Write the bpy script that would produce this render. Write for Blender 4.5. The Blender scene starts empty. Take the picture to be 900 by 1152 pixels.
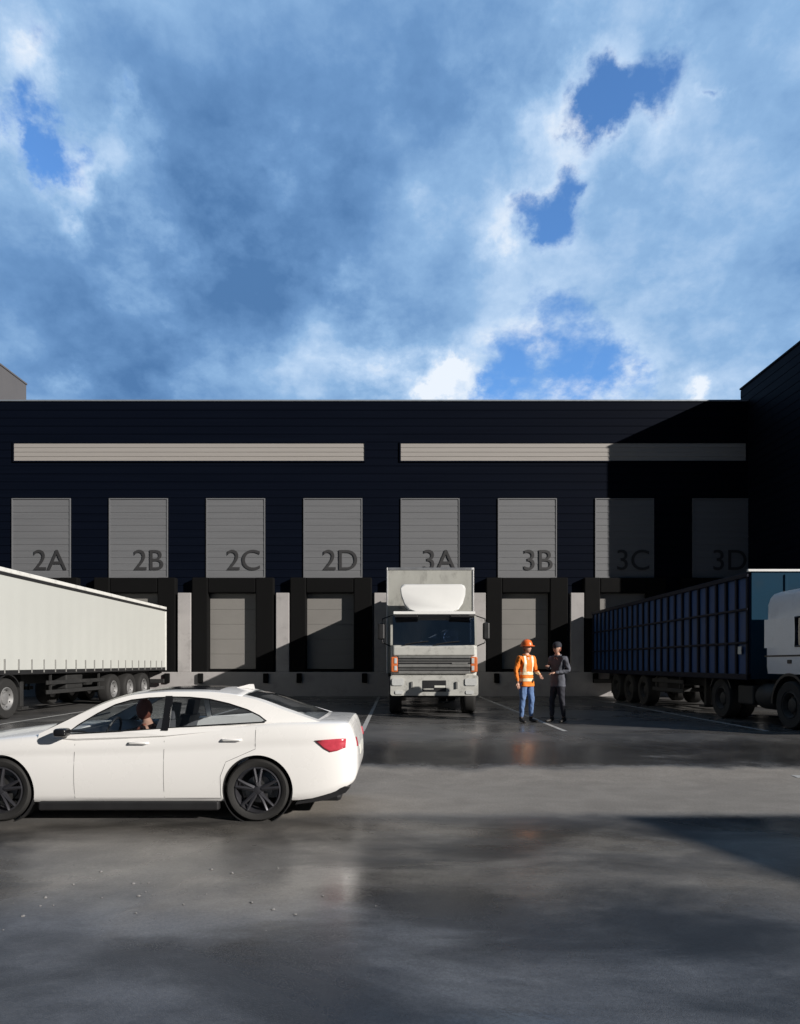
import bpy, bmesh, math, random
from mathutils import Vector, Matrix
from mathutils.geometry import tessellate_polygon
from mathutils.bvhtree import BVHTree
random.seed(7)
R = math.radians
scn = bpy.context.scene
C = scn.collection

# ------------------------------------------------------------------ helpers: objects
def tag(o, label=None, cat=None, group=None, kind=None):
    if label: o['label'] = label
    if cat: o['category'] = cat
    if group: o['group'] = group
    if kind: o['kind'] = kind
    return o

def thing(name, label, cat, loc=(0, 0, 0), rz=0, group=None):
    o = bpy.data.objects.new(name, None); C.objects.link(o)
    o.location = loc; o.rotation_euler = (0, 0, rz)
    o.empty_display_size = 0.2
    return tag(o, label, cat, group)

def empty(name, parent, loc=(0, 0, 0), rot=(0, 0, 0)):
    o = bpy.data.objects.new(name, None); C.objects.link(o)
    o.parent = parent; o.location = loc; o.rotation_euler = rot
    o.empty_display_size = 0.1
    return o

def obj(name, bm, m, parent=None, smooth=None, loc=None):
    me = bpy.data.meshes.new(name)
    bmesh.ops.recalc_face_normals(bm, faces=bm.faces)
    bm.to_mesh(me); bm.free()
    return obj_me(name, me, m, parent, smooth, loc)

def objs(name, bm, m, parent=None, smooth=None):
    """each separate piece of bm becomes a part of its own"""
    left = set(bm.verts); out_ = []
    while left:
        st = [left.pop()]; isl = set(st)
        while st:
            v = st.pop()
            for e in v.link_edges:
                q = e.other_vert(v)
                if q in left: left.discard(q); isl.add(q); st.append(q)
        b2 = NB(); mp = {v: b2.verts.new(v.co) for v in sorted(isl, key=lambda v: v.index)}
        fs = {f for v in isl for f in v.link_faces}
        for f in fs: b2.faces.new([mp[v] for v in f.verts])
        out_.append(obj(name, b2, m, parent, smooth))
    bm.free()
    return out_

def obj_me(name, me, m, parent=None, smooth=None, loc=None):
    o = bpy.data.objects.new(name, me); C.objects.link(o)
    if m:
        me.materials.clear(); me.materials.append(m)
    if smooth is not None:
        for p in me.polygons: p.use_smooth = True
        me.set_sharp_from_angle(angle=R(smooth))
    if parent: o.parent = parent
    if loc: o.location = loc
    return o

def copy_tree(o, parent=None):
    c = o.copy(); C.objects.link(c); c.parent = parent
    for ch in list(o.children): copy_tree(ch, c)
    return c

# ------------------------------------------------------------------ helpers: shapes
def NB(): return bmesh.new()

def box(bm, x0, x1, y0, y1, z0, z1, bev=0, seg=2):
    r = bmesh.ops.create_cube(bm, size=1.0)
    vs = r['verts']
    for v in vs:
        v.co = Vector((x0 + (v.co.x + .5) * (x1 - x0), y0 + (v.co.y + .5) * (y1 - y0), z0 + (v.co.z + .5) * (z1 - z0)))
    if bev:
        es = list({e for v in vs for e in v.link_edges})
        bmesh.ops.bevel(bm, geom=es, offset=bev, segments=seg, profile=.5, affect='EDGES')
    return bm

def loft(bm, rings, closed=True, cap=True):
    """rings: lists of 3D points with equal count"""
    L = [[bm.verts.new(p) for p in r] for r in rings]
    n = len(rings[0])
    for a, b in zip(L, L[1:]):
        for i in range(n if closed else n - 1):
            j = (i + 1) % n
            try: bm.faces.new((a[i], a[j], b[j], b[i]))
            except ValueError: pass
    if cap and closed:
        bm.faces.new(L[0][::-1]); bm.faces.new(L[-1])
    return L

def lathe(bm, prof, axis='X', n=40, c=(0, 0, 0), close=False):
    """prof: (radius, along) pairs"""
    rings = []
    for r, h in prof:
        ring = []
        for k in range(n):
            a = 2 * math.pi * k / n
            u, v = r * math.cos(a), r * math.sin(a)
            p = {'X': (h, u, v), 'Y': (u, h, v), 'Z': (u, v, h)}[axis]
            ring.append((p[0] + c[0], p[1] + c[1], p[2] + c[2]))
        rings.append(ring)
    if close: rings.append(rings[0])
    loft(bm, rings, True, not close)

def tube(bm, pts, r, n=8, closed=False):
    pts = [Vector(p) for p in pts]
    rings = []
    N = len(pts)
    for i, p in enumerate(pts):
        if closed: d = pts[(i + 1) % N] - pts[i - 1]
        else: d = pts[min(i + 1, N - 1)] - pts[max(i - 1, 0)]
        d.normalize()
        up = Vector((0, 0, 1)) if abs(d.z) < .9 else Vector((1, 0, 0))
        a = d.cross(up).normalized(); b = d.cross(a).normalized()
        rr = r[i] if isinstance(r, (list, tuple)) else r
        rings.append([p + a * rr * math.cos(2 * math.pi * k / n) + b * rr * math.sin(2 * math.pi * k / n) for k in range(n)])
    if closed:
        rings.append(rings[0]); loft(bm, rings, True, False)
        bmesh.ops.remove_doubles(bm, verts=bm.verts, dist=1e-6)
    else: loft(bm, rings)

def prism(bm, outline, axis, a0, a1):
    """outline in the two other axes, extruded along axis"""
    def P(u, v, a): return {'X': (a, u, v), 'Y': (u, a, v), 'Z': (u, v, a)}[axis]
    A = [bm.verts.new(P(u, v, a0)) for u, v in outline]
    B = [bm.verts.new(P(u, v, a1)) for u, v in outline]
    n = len(outline)
    bm.faces.new(A[::-1]); bm.faces.new(B)
    for i in range(n):
        j = (i + 1) % n
        bm.faces.new((A[i], A[j], B[j], B[i]))
    return bm

def rrect(x0, x1, z0, z1, r, n=5):
    out = []
    for cx, cz, a0 in ((x1 - r, z1 - r, 0), (x0 + r, z1 - r, 90), (x0 + r, z0 + r, 180), (x1 - r, z0 + r, 270)):
        for k in range(n + 1):
            a = R(a0 + 90 * k / n); out.append((cx + r * math.cos(a), cz + r * math.sin(a)))
    return out

def lerp_tab(tab, x):
    """smooth (monotone-ish catmull) table lookup"""
    if x <= tab[0][0]: return tab[0][1]
    if x >= tab[-1][0]: return tab[-1][1]
    for i in range(len(tab) - 1):
        if tab[i][0] <= x <= tab[i + 1][0]:
            x0, y0 = tab[i]; x1, y1 = tab[i + 1]
            h = x1 - x0; t = (x - x0) / h
            def sl(k):
                if k <= 0 or k >= len(tab) - 1: return None
                a = (tab[k][1] - tab[k-1][1]) / (tab[k][0] - tab[k-1][0]); b = (tab[k+1][1] - tab[k][1]) / (tab[k+1][0] - tab[k][0])
                return 0 if a * b <= 0 else 2 * a * b / (a + b)
            d = (y1 - y0) / h
            m0 = sl(i); m1 = sl(i + 1)
            m0 = d if m0 is None else m0; m1 = d if m1 is None else m1
            return ((2*t**3 - 3*t**2 + 1) * y0 + (t**3 - 2*t**2 + t) * h * m0 + (-2*t**3 + 3*t**2) * y1 + (t**3 - t**2) * h * m1)

def baked(o):
    """mesh of o with modifiers applied; removes o"""
    dg = bpy.context.evaluated_depsgraph_get()
    dg.update()
    me = bpy.data.meshes.new_from_object(o.evaluated_get(dg))
    bpy.data.objects.remove(o)
    return me

# ------------------------------------------------------------------ helpers: materials
class NT:
    def __init__(s, nt):
        s.nt = nt; s.n = nt.nodes; s.l = nt.links
    def new(s, t, **kw):
        nd = s.n.new(t)
        for k, v in kw.items(): setattr(nd, k, v)
        return nd
    def put(s, sock, v):
        if hasattr(v, 'is_output') or isinstance(v, bpy.types.NodeSocket): s.l.new(v, sock)
        else: sock.default_value = v
    def math(s, op, a, b=0.0, c=0.0, clamp=False):
        nd = s.new('ShaderNodeMath', operation=op, use_clamp=clamp)
        s.put(nd.inputs[0], a); s.put(nd.inputs[1], b)
        if op in ('MULTIPLY_ADD', 'SMOOTH_MIN', 'SMOOTH_MAX', 'WRAP'): s.put(nd.inputs[2], c)
        return nd.outputs[0]
    def vmath(s, op, a, b=(0, 0, 0), scale=None):
        nd = s.new('ShaderNodeVectorMath', operation=op)
        s.put(nd.inputs[0], a)
        if op == 'SCALE': s.put(nd.inputs['Scale'], scale)
        else: s.put(nd.inputs[1], b)
        return nd.outputs['Value'] if op in ('DISTANCE', 'DOT_PRODUCT', 'LENGTH') else nd.outputs[0]
    def noise(s, vec, scale, detail=4, rough=.55, dist=0, out='Fac'):
        nd = s.new('ShaderNodeTexNoise')
        s.put(nd.inputs['Vector'], vec)
        nd.inputs['Scale'].default_value = scale; nd.inputs['Detail'].default_value = detail
        nd.inputs['Roughness'].default_value = rough; nd.inputs['Distortion'].default_value = dist
        return nd.outputs[0 if out == 'Fac' else 1]
    def ss(s, x, a, b, lo=0.0, hi=1.0):
        nd = s.new('ShaderNodeMapRange', interpolation_type='SMOOTHSTEP')
        s.put(nd.inputs[0], x); s.put(nd.inputs[1], a); s.put(nd.inputs[2], b); s.put(nd.inputs[3], lo); s.put(nd.inputs[4], hi)
        return nd.outputs[0]
    def mix(s, f, a, b):
        nd = s.new('ShaderNodeMix', data_type='RGBA')
        s.put(nd.inputs[0], f); s.put(nd.inputs[6], a); s.put(nd.inputs[7], b)
        return nd.outputs[2]
    def mixf(s, f, a, b):
        nd = s.new('ShaderNodeMix', data_type='FLOAT')
        s.put(nd.inputs[0], f); s.put(nd.inputs[2], a); s.put(nd.inputs[3], b)
        return nd.outputs[0]
    def bump(s, h, strength=.2, dist=.01):
        nd = s.new('ShaderNodeBump'); nd.inputs['Strength'].default_value = strength; nd.inputs['Distance'].default_value = dist
        s.l.new(h, nd.inputs['Height']); return nd.outputs[0]
    def xyz(s, v):
        nd = s.new('ShaderNodeSeparateXYZ'); s.l.new(v, nd.inputs[0]); return nd.outputs

def c4(c): return (c[0], c[1], c[2], 1)

def mat(name, col, rough=.5, metal=0, var=.12, vscale=3, bump=0, bscale=60, dirt=0, coat=0, spec=.5, stretch=(1, 1, 1)):
    m = bpy.data.materials.new(name); m.use_nodes = True
    t = NT(m.node_tree); b = t.n['Principled BSDF']
    tc = t.new('ShaderNodeTexCoord'); v = t.vmath('MULTIPLY', tc.outputs['Object'], stretch)
    f = t.noise(v, vscale, 6, .6)
    k = t.math('MULTIPLY_ADD', f, 2 * var, 1 - var)
    cc = t.vmath('SCALE', col, scale=k)
    if dirt:
        d = t.ss(t.noise(v, vscale * .7 + 1.3, 8, .7), .5, .72)
        cc = t.mix(t.math('MULTIPLY', d, dirt), cc, (.06, .055, .05, 1))
    t.put(b.inputs['Base Color'], cc)
    t.put(b.inputs['Roughness'], t.math('MULTIPLY_ADD', f, .2, rough - .1, clamp=True))
    b.inputs['Metallic'].default_value = metal
    b.inputs['Specular IOR Level'].default_value = spec
    b.inputs['Coat Weight'].default_value = coat; b.inputs['Coat Roughness'].default_value = .05
    if bump: t.put(b.inputs['Normal'], t.bump(t.noise(v, bscale, 4), bump, .01))
    return m

def glass(name, tint, ior=1.5):
    m = bpy.data.materials.new(name); m.use_nodes = True
    t = NT(m.node_tree); t.n.remove(t.n['Principled BSDF'])
    out = t.n['Material Output']
    tr = t.new('ShaderNodeBsdfTransparent'); tr.inputs[0].default_value = c4(tint)
    gl = t.new('ShaderNodeBsdfGlossy'); gl.inputs['Roughness'].default_value = .01
    fr = t.new('ShaderNodeFresnel'); fr.inputs[0].default_value = ior
    mx = t.new('ShaderNodeMixShader')
    geo = t.new('ShaderNodeNewGeometry')
    f = t.math('MULTIPLY', fr.outputs[0], t.math('SUBTRACT', 1.0, geo.outputs['Backfacing']))
    t.l.new(f, mx.inputs[0]); t.l.new(tr.outputs[0], mx.inputs[1]); t.l.new(gl.outputs[0], mx.inputs[2])
    t.l.new(mx.outputs[0], out.inputs[0])
    return m

M = {
 'clad': mat('navy_cladding', (.0027, .0044, .0100), .6, .0, .3, 1.2, .05, 8, stretch=(.15, 1, 6), spec=.04),
 'clad_wing': mat('navy_cladding_wing', (.0055, .0075, .014), .55, 0, .3, 1.0, .05, 8, stretch=(.2, .2, 5), spec=.05),
 'coping': mat('coping_metal', (.45, .5, .56), .35, .6, .1),
 'concrete': mat('dock_concrete', (.36, .345, .34), .8, 0, .22, 1.1, .25, 40, .25),
 'louvre': mat('louvre_grey', (.140, .144, .152), .65, .0, .15, 2.0, 0, stretch=(.2, 1, 4)),
 'strip': mat('clerestory_grey', (.34, .32, .30), .5, 0, .1, 1.5, stretch=(.2, 1, 6)),
 'door': mat('dock_door_grey', (.205, .197, .185), .5, 0, .08, 1.2),
 'number': mat('number_black', (.028, .028, .03), .7),
 'rubber': mat('shelter_rubber', (.0034, .0034, .0036), .85, 0, .3, 3, .3, 30, spec=.15),
 'tower': mat('tower_render', (.095, .092, .095), .8, 0, .12, .6),
 'neigh': mat('neighbour_cladding', (.05, .055, .065), .6, 0, .15, .6),
 'line': mat('line_paint', (.42, .42, .41), .6, 0, .3, 5, .2, 50, .75),
 'carpaint': mat('white_car_paint', (.80, .79, .77), .28, 0, .015, 2, coat=.6),
 'seamgrey': mat('seam_grey', (.12, .12, .12), .7),
 'black': mat('black_plastic', (.016, .016, .017), .5, 0, .25, 6),
 'blackgloss': mat('black_gloss', (.01, .01, .011), .15, 0, .1, 6),
 'tyre': mat('tyre_rubber', (.017, .0165, .016), .8, 0, .3, 8, .3, 60),
 'rim_dark': mat('rim_dark', (.06, .06, .068), .4, .6, .15, 6),
 'rim_light': mat('rim_steel', (.26, .26, .26), .45, .4, .2, 6, dirt=.4),
 'disc': mat('brake_disc', (.2, .2, .2), .4, .9, .1, 6),
 'carglass': glass('car_glass', (.76, .79, .81)),
 'truckglass': glass('truck_glass', (.22, .27, .36), 2.3),
 'tintglass': glass('tinted_windscreen', (.20, .26, .38), 3.6),
 'tail': mat('tail_lamp_red', (.50, .05, .075), .2, 0, .35, 25, coat=.5),
 'lampglass': mat('head_lamp', (.75, .76, .74), .1, .3, .2, 14, coat=.8),
 'orange': mat('orange_lamp', (.62, .16, .05), .3, 0, .2, 10, coat=.4),
 'seat': mat('seat_fabric', (.10, .10, .108), .9, 0, .2, 12),
 'curtain': mat('white_curtain', (.46, .47, .445), .55, 0, .05, .5, .10, 1.2, .0),
 'truckwhite': mat('truck_white', (.66, .66, .63), .45, 0, .1, 2.5, 0, 60, .35),
 'truckgrey': mat('box_grey', (.36, .36, .33), .55, 0, .3, 2.4, .1, 6, .5, stretch=(1, 1, .5)),
 'deflector': mat('deflector_white', (.72, .72, .70), .4, 0, .05, 2),
 'silver': mat('grille_silver', (.26, .26, .25), .4, .4, .15, 8, dirt=.4),
 'chassis': mat('chassis_black', (.02, .02, .02), .65, 0, .3, 4, dirt=.3),
 'alu': mat('aluminium', (.5, .5, .5), .35, .8, .12, 4),
 'blue': mat('trailer_blue', (.017, .062, .185), .5, 0, .25, 2.2, .1, 8, .2, spec=.3),
 'bluefront': mat('trailer_blue_front', (.010, .040, .072), .8, 0, .15, 2, .05, 8, .1, spec=.08),
 'bluedark': mat('trailer_blue_post', (.004, .006, .018), .6, 0, .2, 3, spec=.2),
 'cabgrey': mat('old_cab_white', (.47, .47, .44), .5, 0, .16, 2.2, 0, 60, .6),
 'jacketblue': mat('dark_blue_jacket', (.075, .080, .10), .8, 0, .4, 7, .4, 18),
 'cabwhite': mat('cab_white', (.82, .83, .84), .35, 0, .08, 2, dirt=.12, coat=.3),
 'skin': mat('skin', (.50, .29, .21), .55, 0, .08, 20),
 'hivis': mat('hivis_orange', (.74, .19, .012), .75, 0, .35, 7, .6, 14),
 'reflect': mat('reflective_band', (.80, .72, .50), .35, .0, .1, 30),
 'jeans': mat('jeans_blue', (.10, .17, .33), .85, 0, .35, 9, .3, 40),
 'darkcloth': mat('dark_cloth', (.018, .019, .028), .85, 0, .3, 9, .3, 30),
 'greycloth': mat('grey_cloth', (.10, .10, .11), .85, 0, .3, 9, .3, 30),
 'boot': mat('boot', (.02, .018, .016), .6, 0, .2, 10),
 'helmet': mat('helmet_orange', (.80, .16, .03), .35, 0, .05, 10),
 'hair': mat('hair_brown', (.16, .05, .03), .6, 0, .3, 40),
 'eye': mat('eye_dark', (.02, .015, .012), .2),
 'pebble': mat('pebble_pale', (.20, .195, .19), .8, 0, .3, 10),
 'orangetop': mat('knit_rust', (.33, .11, .07), .85, 0, .2, 20),
 'plate': mat('plate_white', (.6, .6, .55), .4),
}

# ------------------------------------------------------------------ camera, light, sky
H = 1.37                       # camera height over the dock apron
cam = bpy.data.cameras.new('camera'); co = bpy.data.objects.new('camera', cam); C.objects.link(co)
cam.sensor_fit = 'HORIZONTAL'; cam.sensor_width = 36; cam.lens = 30
cam.shift_x = 5 / 900; cam.shift_y = 170 / 900
cam.clip_start = .1; cam.clip_end = 3000
co.location = (0, 0, H); co.rotation_euler = (R(90), 0, 0)
scn.camera = co

SUN = Vector((1.6, -1.0, .73)).normalized()       # towards the sun
elev = math.asin(SUN.z); 
sl = bpy.data.lights.new('sun', 'SUN'); so = bpy.data.objects.new('sun', sl); C.objects.link(so)
sl.energy = 5.0; sl.angle = R(.5); sl.color = (1, .945, .88)
so.rotation_euler = SUN.to_track_quat('Z', 'Y').to_euler(); so.location = (40, -40, 30)

scn.view_settings.view_transform = 'Standard'; scn.view_settings.look = 'None'
scn.view_settings.gamma = 1; scn.view_settings.exposure = 0.22
scn.view_settings.use_curve_mapping = False

w = bpy.data.worlds.new('World'); scn.world = w; w.use_nodes = True
w.cycles.sampling_method = 'MANUAL'; w.cycles.sample_map_resolution = 256
t = NT(w.node_tree)
for nd in list(t.n): t.n.remove(nd)
out = t.new('ShaderNodeOutputWorld')
sky = t.new('ShaderNodeTexSky', sky_type='NISHITA')
sky.sun_disc = False; sky.sun_elevation = elev; sky.sun_rotation = math.atan2(SUN.x, SUN.y)
sky.air_density = 1.0; sky.dust_density = .3; sky.ozone_density = 3.0
bg = t.new('ShaderNodeBackground'); bg.inputs[1].default_value = .15
t.l.new(t.vmath('MULTIPLY', sky.outputs[0], (.80, 1.12, 1.42)), bg.inputs[0])
geo = t.new('ShaderNodeTexCoord')
D = t.vmath('NORMALIZE', geo.outputs['Generated'])
dz = t.math('ADD', t.math('MAXIMUM', t.xyz(D)[2], 0.0), .35)
PN = t.vmath('SCALE', D, scale=t.math('DIVIDE', 1.0, dz))      # smaller shapes towards the horizon
def skydir(px, py):
    return Vector(((px - 445) / 750, 1, (746 - py) / 750)).normalized()
def cen(c): return t.vmath('SUBTRACT', c, (.5, .5, .5))
w1 = cen(t.noise(D, 4.0, 2, .5, 0, 'Color')); w2 = cen(t.noise(D, 16.0, 6, .62, 0, 'Color'))
DW = t.vmath('ADD', D, t.vmath('ADD', t.vmath('SCALE', w1, scale=.09), t.vmath('SCALE', w2, scale=.10)))
def blob(px, py, r, amp):
    """soft lump of cloud round one direction of the sky; r in pixels of the photo at that height"""
    d = skydir(px, py); rr = r / 750 * .78
    q = t.math('DIVIDE', t.vmath('DISTANCE', DW, tuple(d)), rr)
    g = t.math('EXPONENT', t.math('MULTIPLY', t.math('MULTIPLY', q, q), -1.0))
    return t.math('MULTIPLY', g, amp)
def total(base, blobs):
    for b in blobs: base = t.math('ADD', base, blob(*b))
    return base
PW = t.vmath('ADD', PN, t.vmath('SCALE', w2, scale=.10))
vo = t.new('ShaderNodeTexVoronoi', feature='F1'); t.l.new(PW, vo.inputs['Vector'])
vo.inputs['Scale'].default_value = 6.5; vo.inputs['Detail'].default_value = 3.0; vo.inputs['Roughness'].default_value = .55
vo.inputs['Lacunarity'].default_value = 2.3; vo.normalize = True
puff = t.math('SUBTRACT', .42, vo.outputs['Distance'])
fb = t.math('SUBTRACT', t.noise(PN, 2.8, 9, .58, 0), .5)
n2 = t.math('SUBTRACT', t.noise(t.vmath('ADD', PN, (3.1, 1.7, .4)), 2.2, 9, .58, 0), .5)
n3 = t.math('SUBTRACT', t.noise(t.vmath('ADD', PN, (7.1, 2.7, 5.4)), 9.0, 7, .6, 0), .5)
cov = t.math('MULTIPLY_ADD', fb, 1.3, .98)
cov = t.math('MULTIPLY_ADD', puff, .9, cov)
cov = t.math('MULTIPLY_ADD', n3, 1.35, cov)
cov = total(cov, [(10, 125, 34, -.8), (30, 165, 30, -.8), (75, 198, 34, -.9), (118, 205, 22, -.6), (640, 110, 36, -.85), (670, 140, 30, -.75), (700, 95, 38, -.75), (745, 76, 34, -.62), (655, 75, 30, -.3),
                  (595, 236, 28, -.85), (632, 205, 26, -.75), (640, 240, 26, -.55), (560, 395, 55, -.36), (630, 385, 70, -.42), (555, 445, 40, -.66), (630, 440, 55, -.52), (690, 425, 45, -.56), (600, 415, 20, .3), (660, 400, 22, .28),
                  (20, 20, 24, -.55), (133, 118, 15, -.6), (800, 98, 10, -.6), (685, 245, 14, -.5), (735, 300, 12, -.5),
                  (500, 425, 26, 1.2), (430, 425, 60, .7), (775, 432, 30, 1.3), (300, 230, 170, .6), (800, 240, 120, .2), (540, 60, 90, .4), (120, 360, 140, .5)])
cmask = t.ss(cov, .22, .86)
thick = t.ss(cov, .45, 1.7)
bri = t.math('MULTIPLY_ADD', thick, -.30, .56)
bri = t.math('MULTIPLY_ADD', puff, .85, bri)
bri = t.math('MULTIPLY_ADD', n2, 1.0, bri)
bri = t.math('MULTIPLY_ADD', n3, .90, bri)
bri = total(bri, [(503, 425, 30, .75), (455, 425, 45, .42), (380, 412, 65, .28), (775, 432, 30, .65), (560, 262, 32, .35), (620, 150, 40, .16), (530, 200, 60, .12), (690, 25, 60, .22), (610, 30, 60, .08),
                  (740, 125, 40, .14), (22, 52, 30, .30), (95, 228, 26, .25), (130, 160, 40, .12), (50, 240, 40, .14), (150, 190, 34, .2), (185, 240, 34, .2), (225, 295, 34, .22), (115, 150, 30, .16), (100, 300, 60, .1), (350, 385, 50, .12), (780, 290, 150, .10), (850, 120, 90, .10), (830, 340, 90, .08),
                  (250, 170, 100, -.16), (320, 280, 110, -.18), (200, 380, 90, -.16), (400, 140, 90, -.08), (75, 430, 30, .34), (250, 432, 40, .16), (100, 380, 110, -.20), (30, 350, 80, -.1), (280, 370, 50, -.1), (560, 330, 60, -.05), (140, 60, 60, -.08), (430, 50, 80, -.05)])
ramp = t.new('ShaderNodeValToRGB'); cr = ramp.color_ramp
cr.elements[0].position = 0.0; cr.elements[0].color = (.085, .200, .420, 1)
cr.elements[1].position = 1.0; cr.elements[1].color = (.84, .91, 1.0, 1)
for p, cc in ((.3, (.155, .310, .575, 1)), (.55, (.275, .465, .74, 1)), (.78, (.50, .67, .90, 1))):
    e = cr.elements.new(p); e.color = cc
bri = t.math('MULTIPLY_ADD', bri, 1.10, -.052)
t.l.new(bri, ramp.inputs[0])
bgc = t.new('ShaderNodeBackground')
# cloud dimmed overhead and behind the camera, added to cut fill light in shade
t.put(bgc.inputs[1], t.ss(t.xyz(D)[1], .05, .55, .09, .86))
t.l.new(ramp.outputs[0], bgc.inputs[0])
mx = t.new('ShaderNodeMixShader')
t.l.new(cmask, mx.inputs[0]); t.l.new(bg.outputs[0], mx.inputs[1]); t.l.new(bgc.outputs[0], mx.inputs[2])
t.l.new(mx.outputs[0], out.inputs[0])

# ------------------------------------------------------------------ ground
def gz(y):
    tt = min(1, max(0, (y - 9.3) / 4.2)); tt = tt * tt * (3 - 2 * tt)
    return -.37 + .37 * tt
bm = NB()
ys = [-300, -60, -20, 0, 3, 6, 9.3] + [9.3 + 4.2 * k / 16 for k in range(1, 17)] + [16, 20, 26, 40, 120, 700]
xs = [-500, -100, -30, -15, -5, 0, 5, 15, 30, 100, 500]
V = [[bm.verts.new((x, y, gz(y))) for x in xs] for y in ys]
for a, b in zip(V, V[1:]):
    for i in range(len(xs) - 1): bm.faces.new((a[i], a[i + 1], b[i + 1], b[i]))
gm = bpy.data.materials.new('wet_asphalt'); gm.use_nodes = True
t = NT(gm.node_tree); b = t.n['Principled BSDF']
P = t.new('ShaderNodeNewGeometry').outputs['Position']
px, py, pz = t.xyz(P)
big = t.noise(t.vmath('MULTIPLY', P, (.55, .9, 1)), .55, 5, .6, .6)
mid = t.noise(t.vmath('MULTIPLY', P, (1, 1.4, 1)), 1.7, 6, .65, .4)
fine = t.noise(P, 38, 6, .75); grit = t.noise(P, 170, 2, .6)
vor = t.new('ShaderNodeTexVoronoi'); vor.inputs['Scale'].default_value = 90; t.l.new(P, vor.inputs['Vector'])
stone = t.ss(vor.outputs['Distance'], .1, .45)
col = t.mix(t.ss(big, .35, .65), (.062, .061, .061, 1), (.118, .115, .112, 1))
col = t.mix(t.math('MULTIPLY', t.ss(mid, .45, .7), .5), col, (.150, .146, .140, 1))
# the dry, paler strip of old tarmac between the yard and the apron
wob = t.math('MULTIPLY', t.math('SUBTRACT', t.noise(P, 1.1, 6, .7), .5), .9)
wy = t.math('ADD', py, wob)
s1 = t.ss(t.math('ADD', py, t.math('MULTIPLY', wob, .6)), 7.40, 7.90)
s2 = t.math('SUBTRACT', 1.0, t.ss(wy, 10.35, 10.75))
strip = t.math('MULTIPLY', s1, s2)
dry = t.mix(t.ss(mid, .3, .7), (.215, .197, .174, 1), (.27, .248, .22, 1))
col = t.mix(t.math('MULTIPLY', strip, .9), col, dry)
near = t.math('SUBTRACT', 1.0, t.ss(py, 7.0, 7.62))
zone = t.noise(t.vmath('MULTIPLY', P, (.5, 1.1, 1)), .8, 6, .6, .5)
WP = t.vmath('ADD', P, t.vmath('SCALE', t.vmath('SUBTRACT', t.noise(P, .9, 5, .6, 0, 'Color'), (.5, .5, .5)), scale=1.6))
for X_, Y_, r_, a_ in ((-1.5, 5.3, .9, .20), (-.9, 6.2, .8, .16), (.1, 6.5, .6, .14), (2.9, 5.2, .7, .16), (-3.0, 5.8, .9, .12), (.5, 4.6, .55, -.16), (1.9, 4.4, .6, -.14), (1.5, 6.7, .5, -.12), (-.6, 3.9, .6, -.12), (1.0, 5.4, .5, .10)):
    q = t.math('DIVIDE', t.vmath('DISTANCE', WP, (X_, Y_, -.37)), r_)
    zone = t.math('ADD', zone, t.math('MULTIPLY', t.math('EXPONENT', t.math('MULTIPLY', t.math('MULTIPLY', q, q), -1.0)), a_))
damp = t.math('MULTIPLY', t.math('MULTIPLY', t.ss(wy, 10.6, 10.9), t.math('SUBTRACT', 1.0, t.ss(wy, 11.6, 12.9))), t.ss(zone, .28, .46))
col = t.vmath('SCALE', col, scale=t.mixf(near, 1.0, t.ss(zone, .36, .66, .42, 1.50)))
col = t.mix(near, col, t.vmath('MULTIPLY', col, t.mix(t.ss(wy, 4.3, 5.3), (.86, .92, 1.03, 1), (1.10, 1.05, .97, 1))))  # near edge tinted cool in the base colour, standing in for reflected sky
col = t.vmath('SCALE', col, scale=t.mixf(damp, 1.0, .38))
spk = t.math('MULTIPLY_ADD', t.math('ADD', fine, t.math('MULTIPLY', grit, .7)), 1.25, -.05)
col = t.vmath('SCALE', col, scale=spk)
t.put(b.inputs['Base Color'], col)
wet = t.ss(t.noise(t.vmath('MULTIPLY', P, (.8, 1.0, 1)), .42, 6, .6, .8), .40, .66)
rough = t.mixf(damp, t.mixf(wet, .40, .15), .14)
# standing water: a puddle right at the near edge
d1 = t.vmath('DISTANCE', t.vmath('MULTIPLY', t.vmath('ADD', P, t.vmath('SCALE', t.noise(P, 2.2, 5, .6, 0, 'Color'), scale=.35)), (.62, 1, 0)), (.62 * (.62 + .17), 3.16 + .17, 0))
pud = t.math('SUBTRACT', 1.0, t.ss(d1, .10, .36))
rough = t.mixf(pud, rough, .05)
rough = t.mixf(strip, rough, .72)
t.put(b.inputs['Roughness'], rough)
b.inputs['IOR'].default_value = 1.4
hgt = t.math('ADD', t.math('MULTIPLY', fine, .5), t.math('MULTIPLY', stone, .6))
bp = t.new('ShaderNodeBump'); bp.inputs['Distance'].default_value = .006
t.put(bp.inputs['Strength'], t.mixf(pud, t.mixf(wet, .26, .07), .02)); t.l.new(hgt, bp.inputs['Height'])
bp2 = t.new('ShaderNodeBump'); bp2.inputs['Distance'].default_value = .03; bp2.inputs['Strength'].default_value = .10
t.l.new(mid, bp2.inputs['Height']); t.l.new(bp.outputs[0], bp2.inputs['Normal'])
t.l.new(bp2.outputs[0], b.inputs['Normal'])
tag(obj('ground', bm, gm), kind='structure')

WY = 28.0                       # facade plane
PITCH = 4.08
def BX(k): return 1.45 + PITCH * k      # centre of bay k: -4..3 = 2A..3D
for k in range(-4, 5):
    x = BX(k) - 2.12
    bm = NB(); yy = [27.3, 24, 20, 16, 14.2, 13.4]
    L = [[bm.verts.new((x + s * .05, y, gz(y) + .004)) for s in (-1, 1)] for y in yy]
    for a, b_ in zip(L, L[1:]): bm.faces.new((a[0], a[1], b_[1], b_[0]))
    tag(obj('bay_marking', bm, M['line']), kind='structure')
bm = NB()
for (x0, y0, x1, y1) in ((6.0, 9.95, 7.6, 9.80),):
    vs = [bm.verts.new((x, y, gz(y) + .006)) for x, y in ((x0, y0), (x1, y1), (x1, y1 + .16), (x0, y0 + .16))]
    bm.faces.new(vs)
tag(obj('stop_marking', bm, M['line']), kind='structure')

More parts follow.
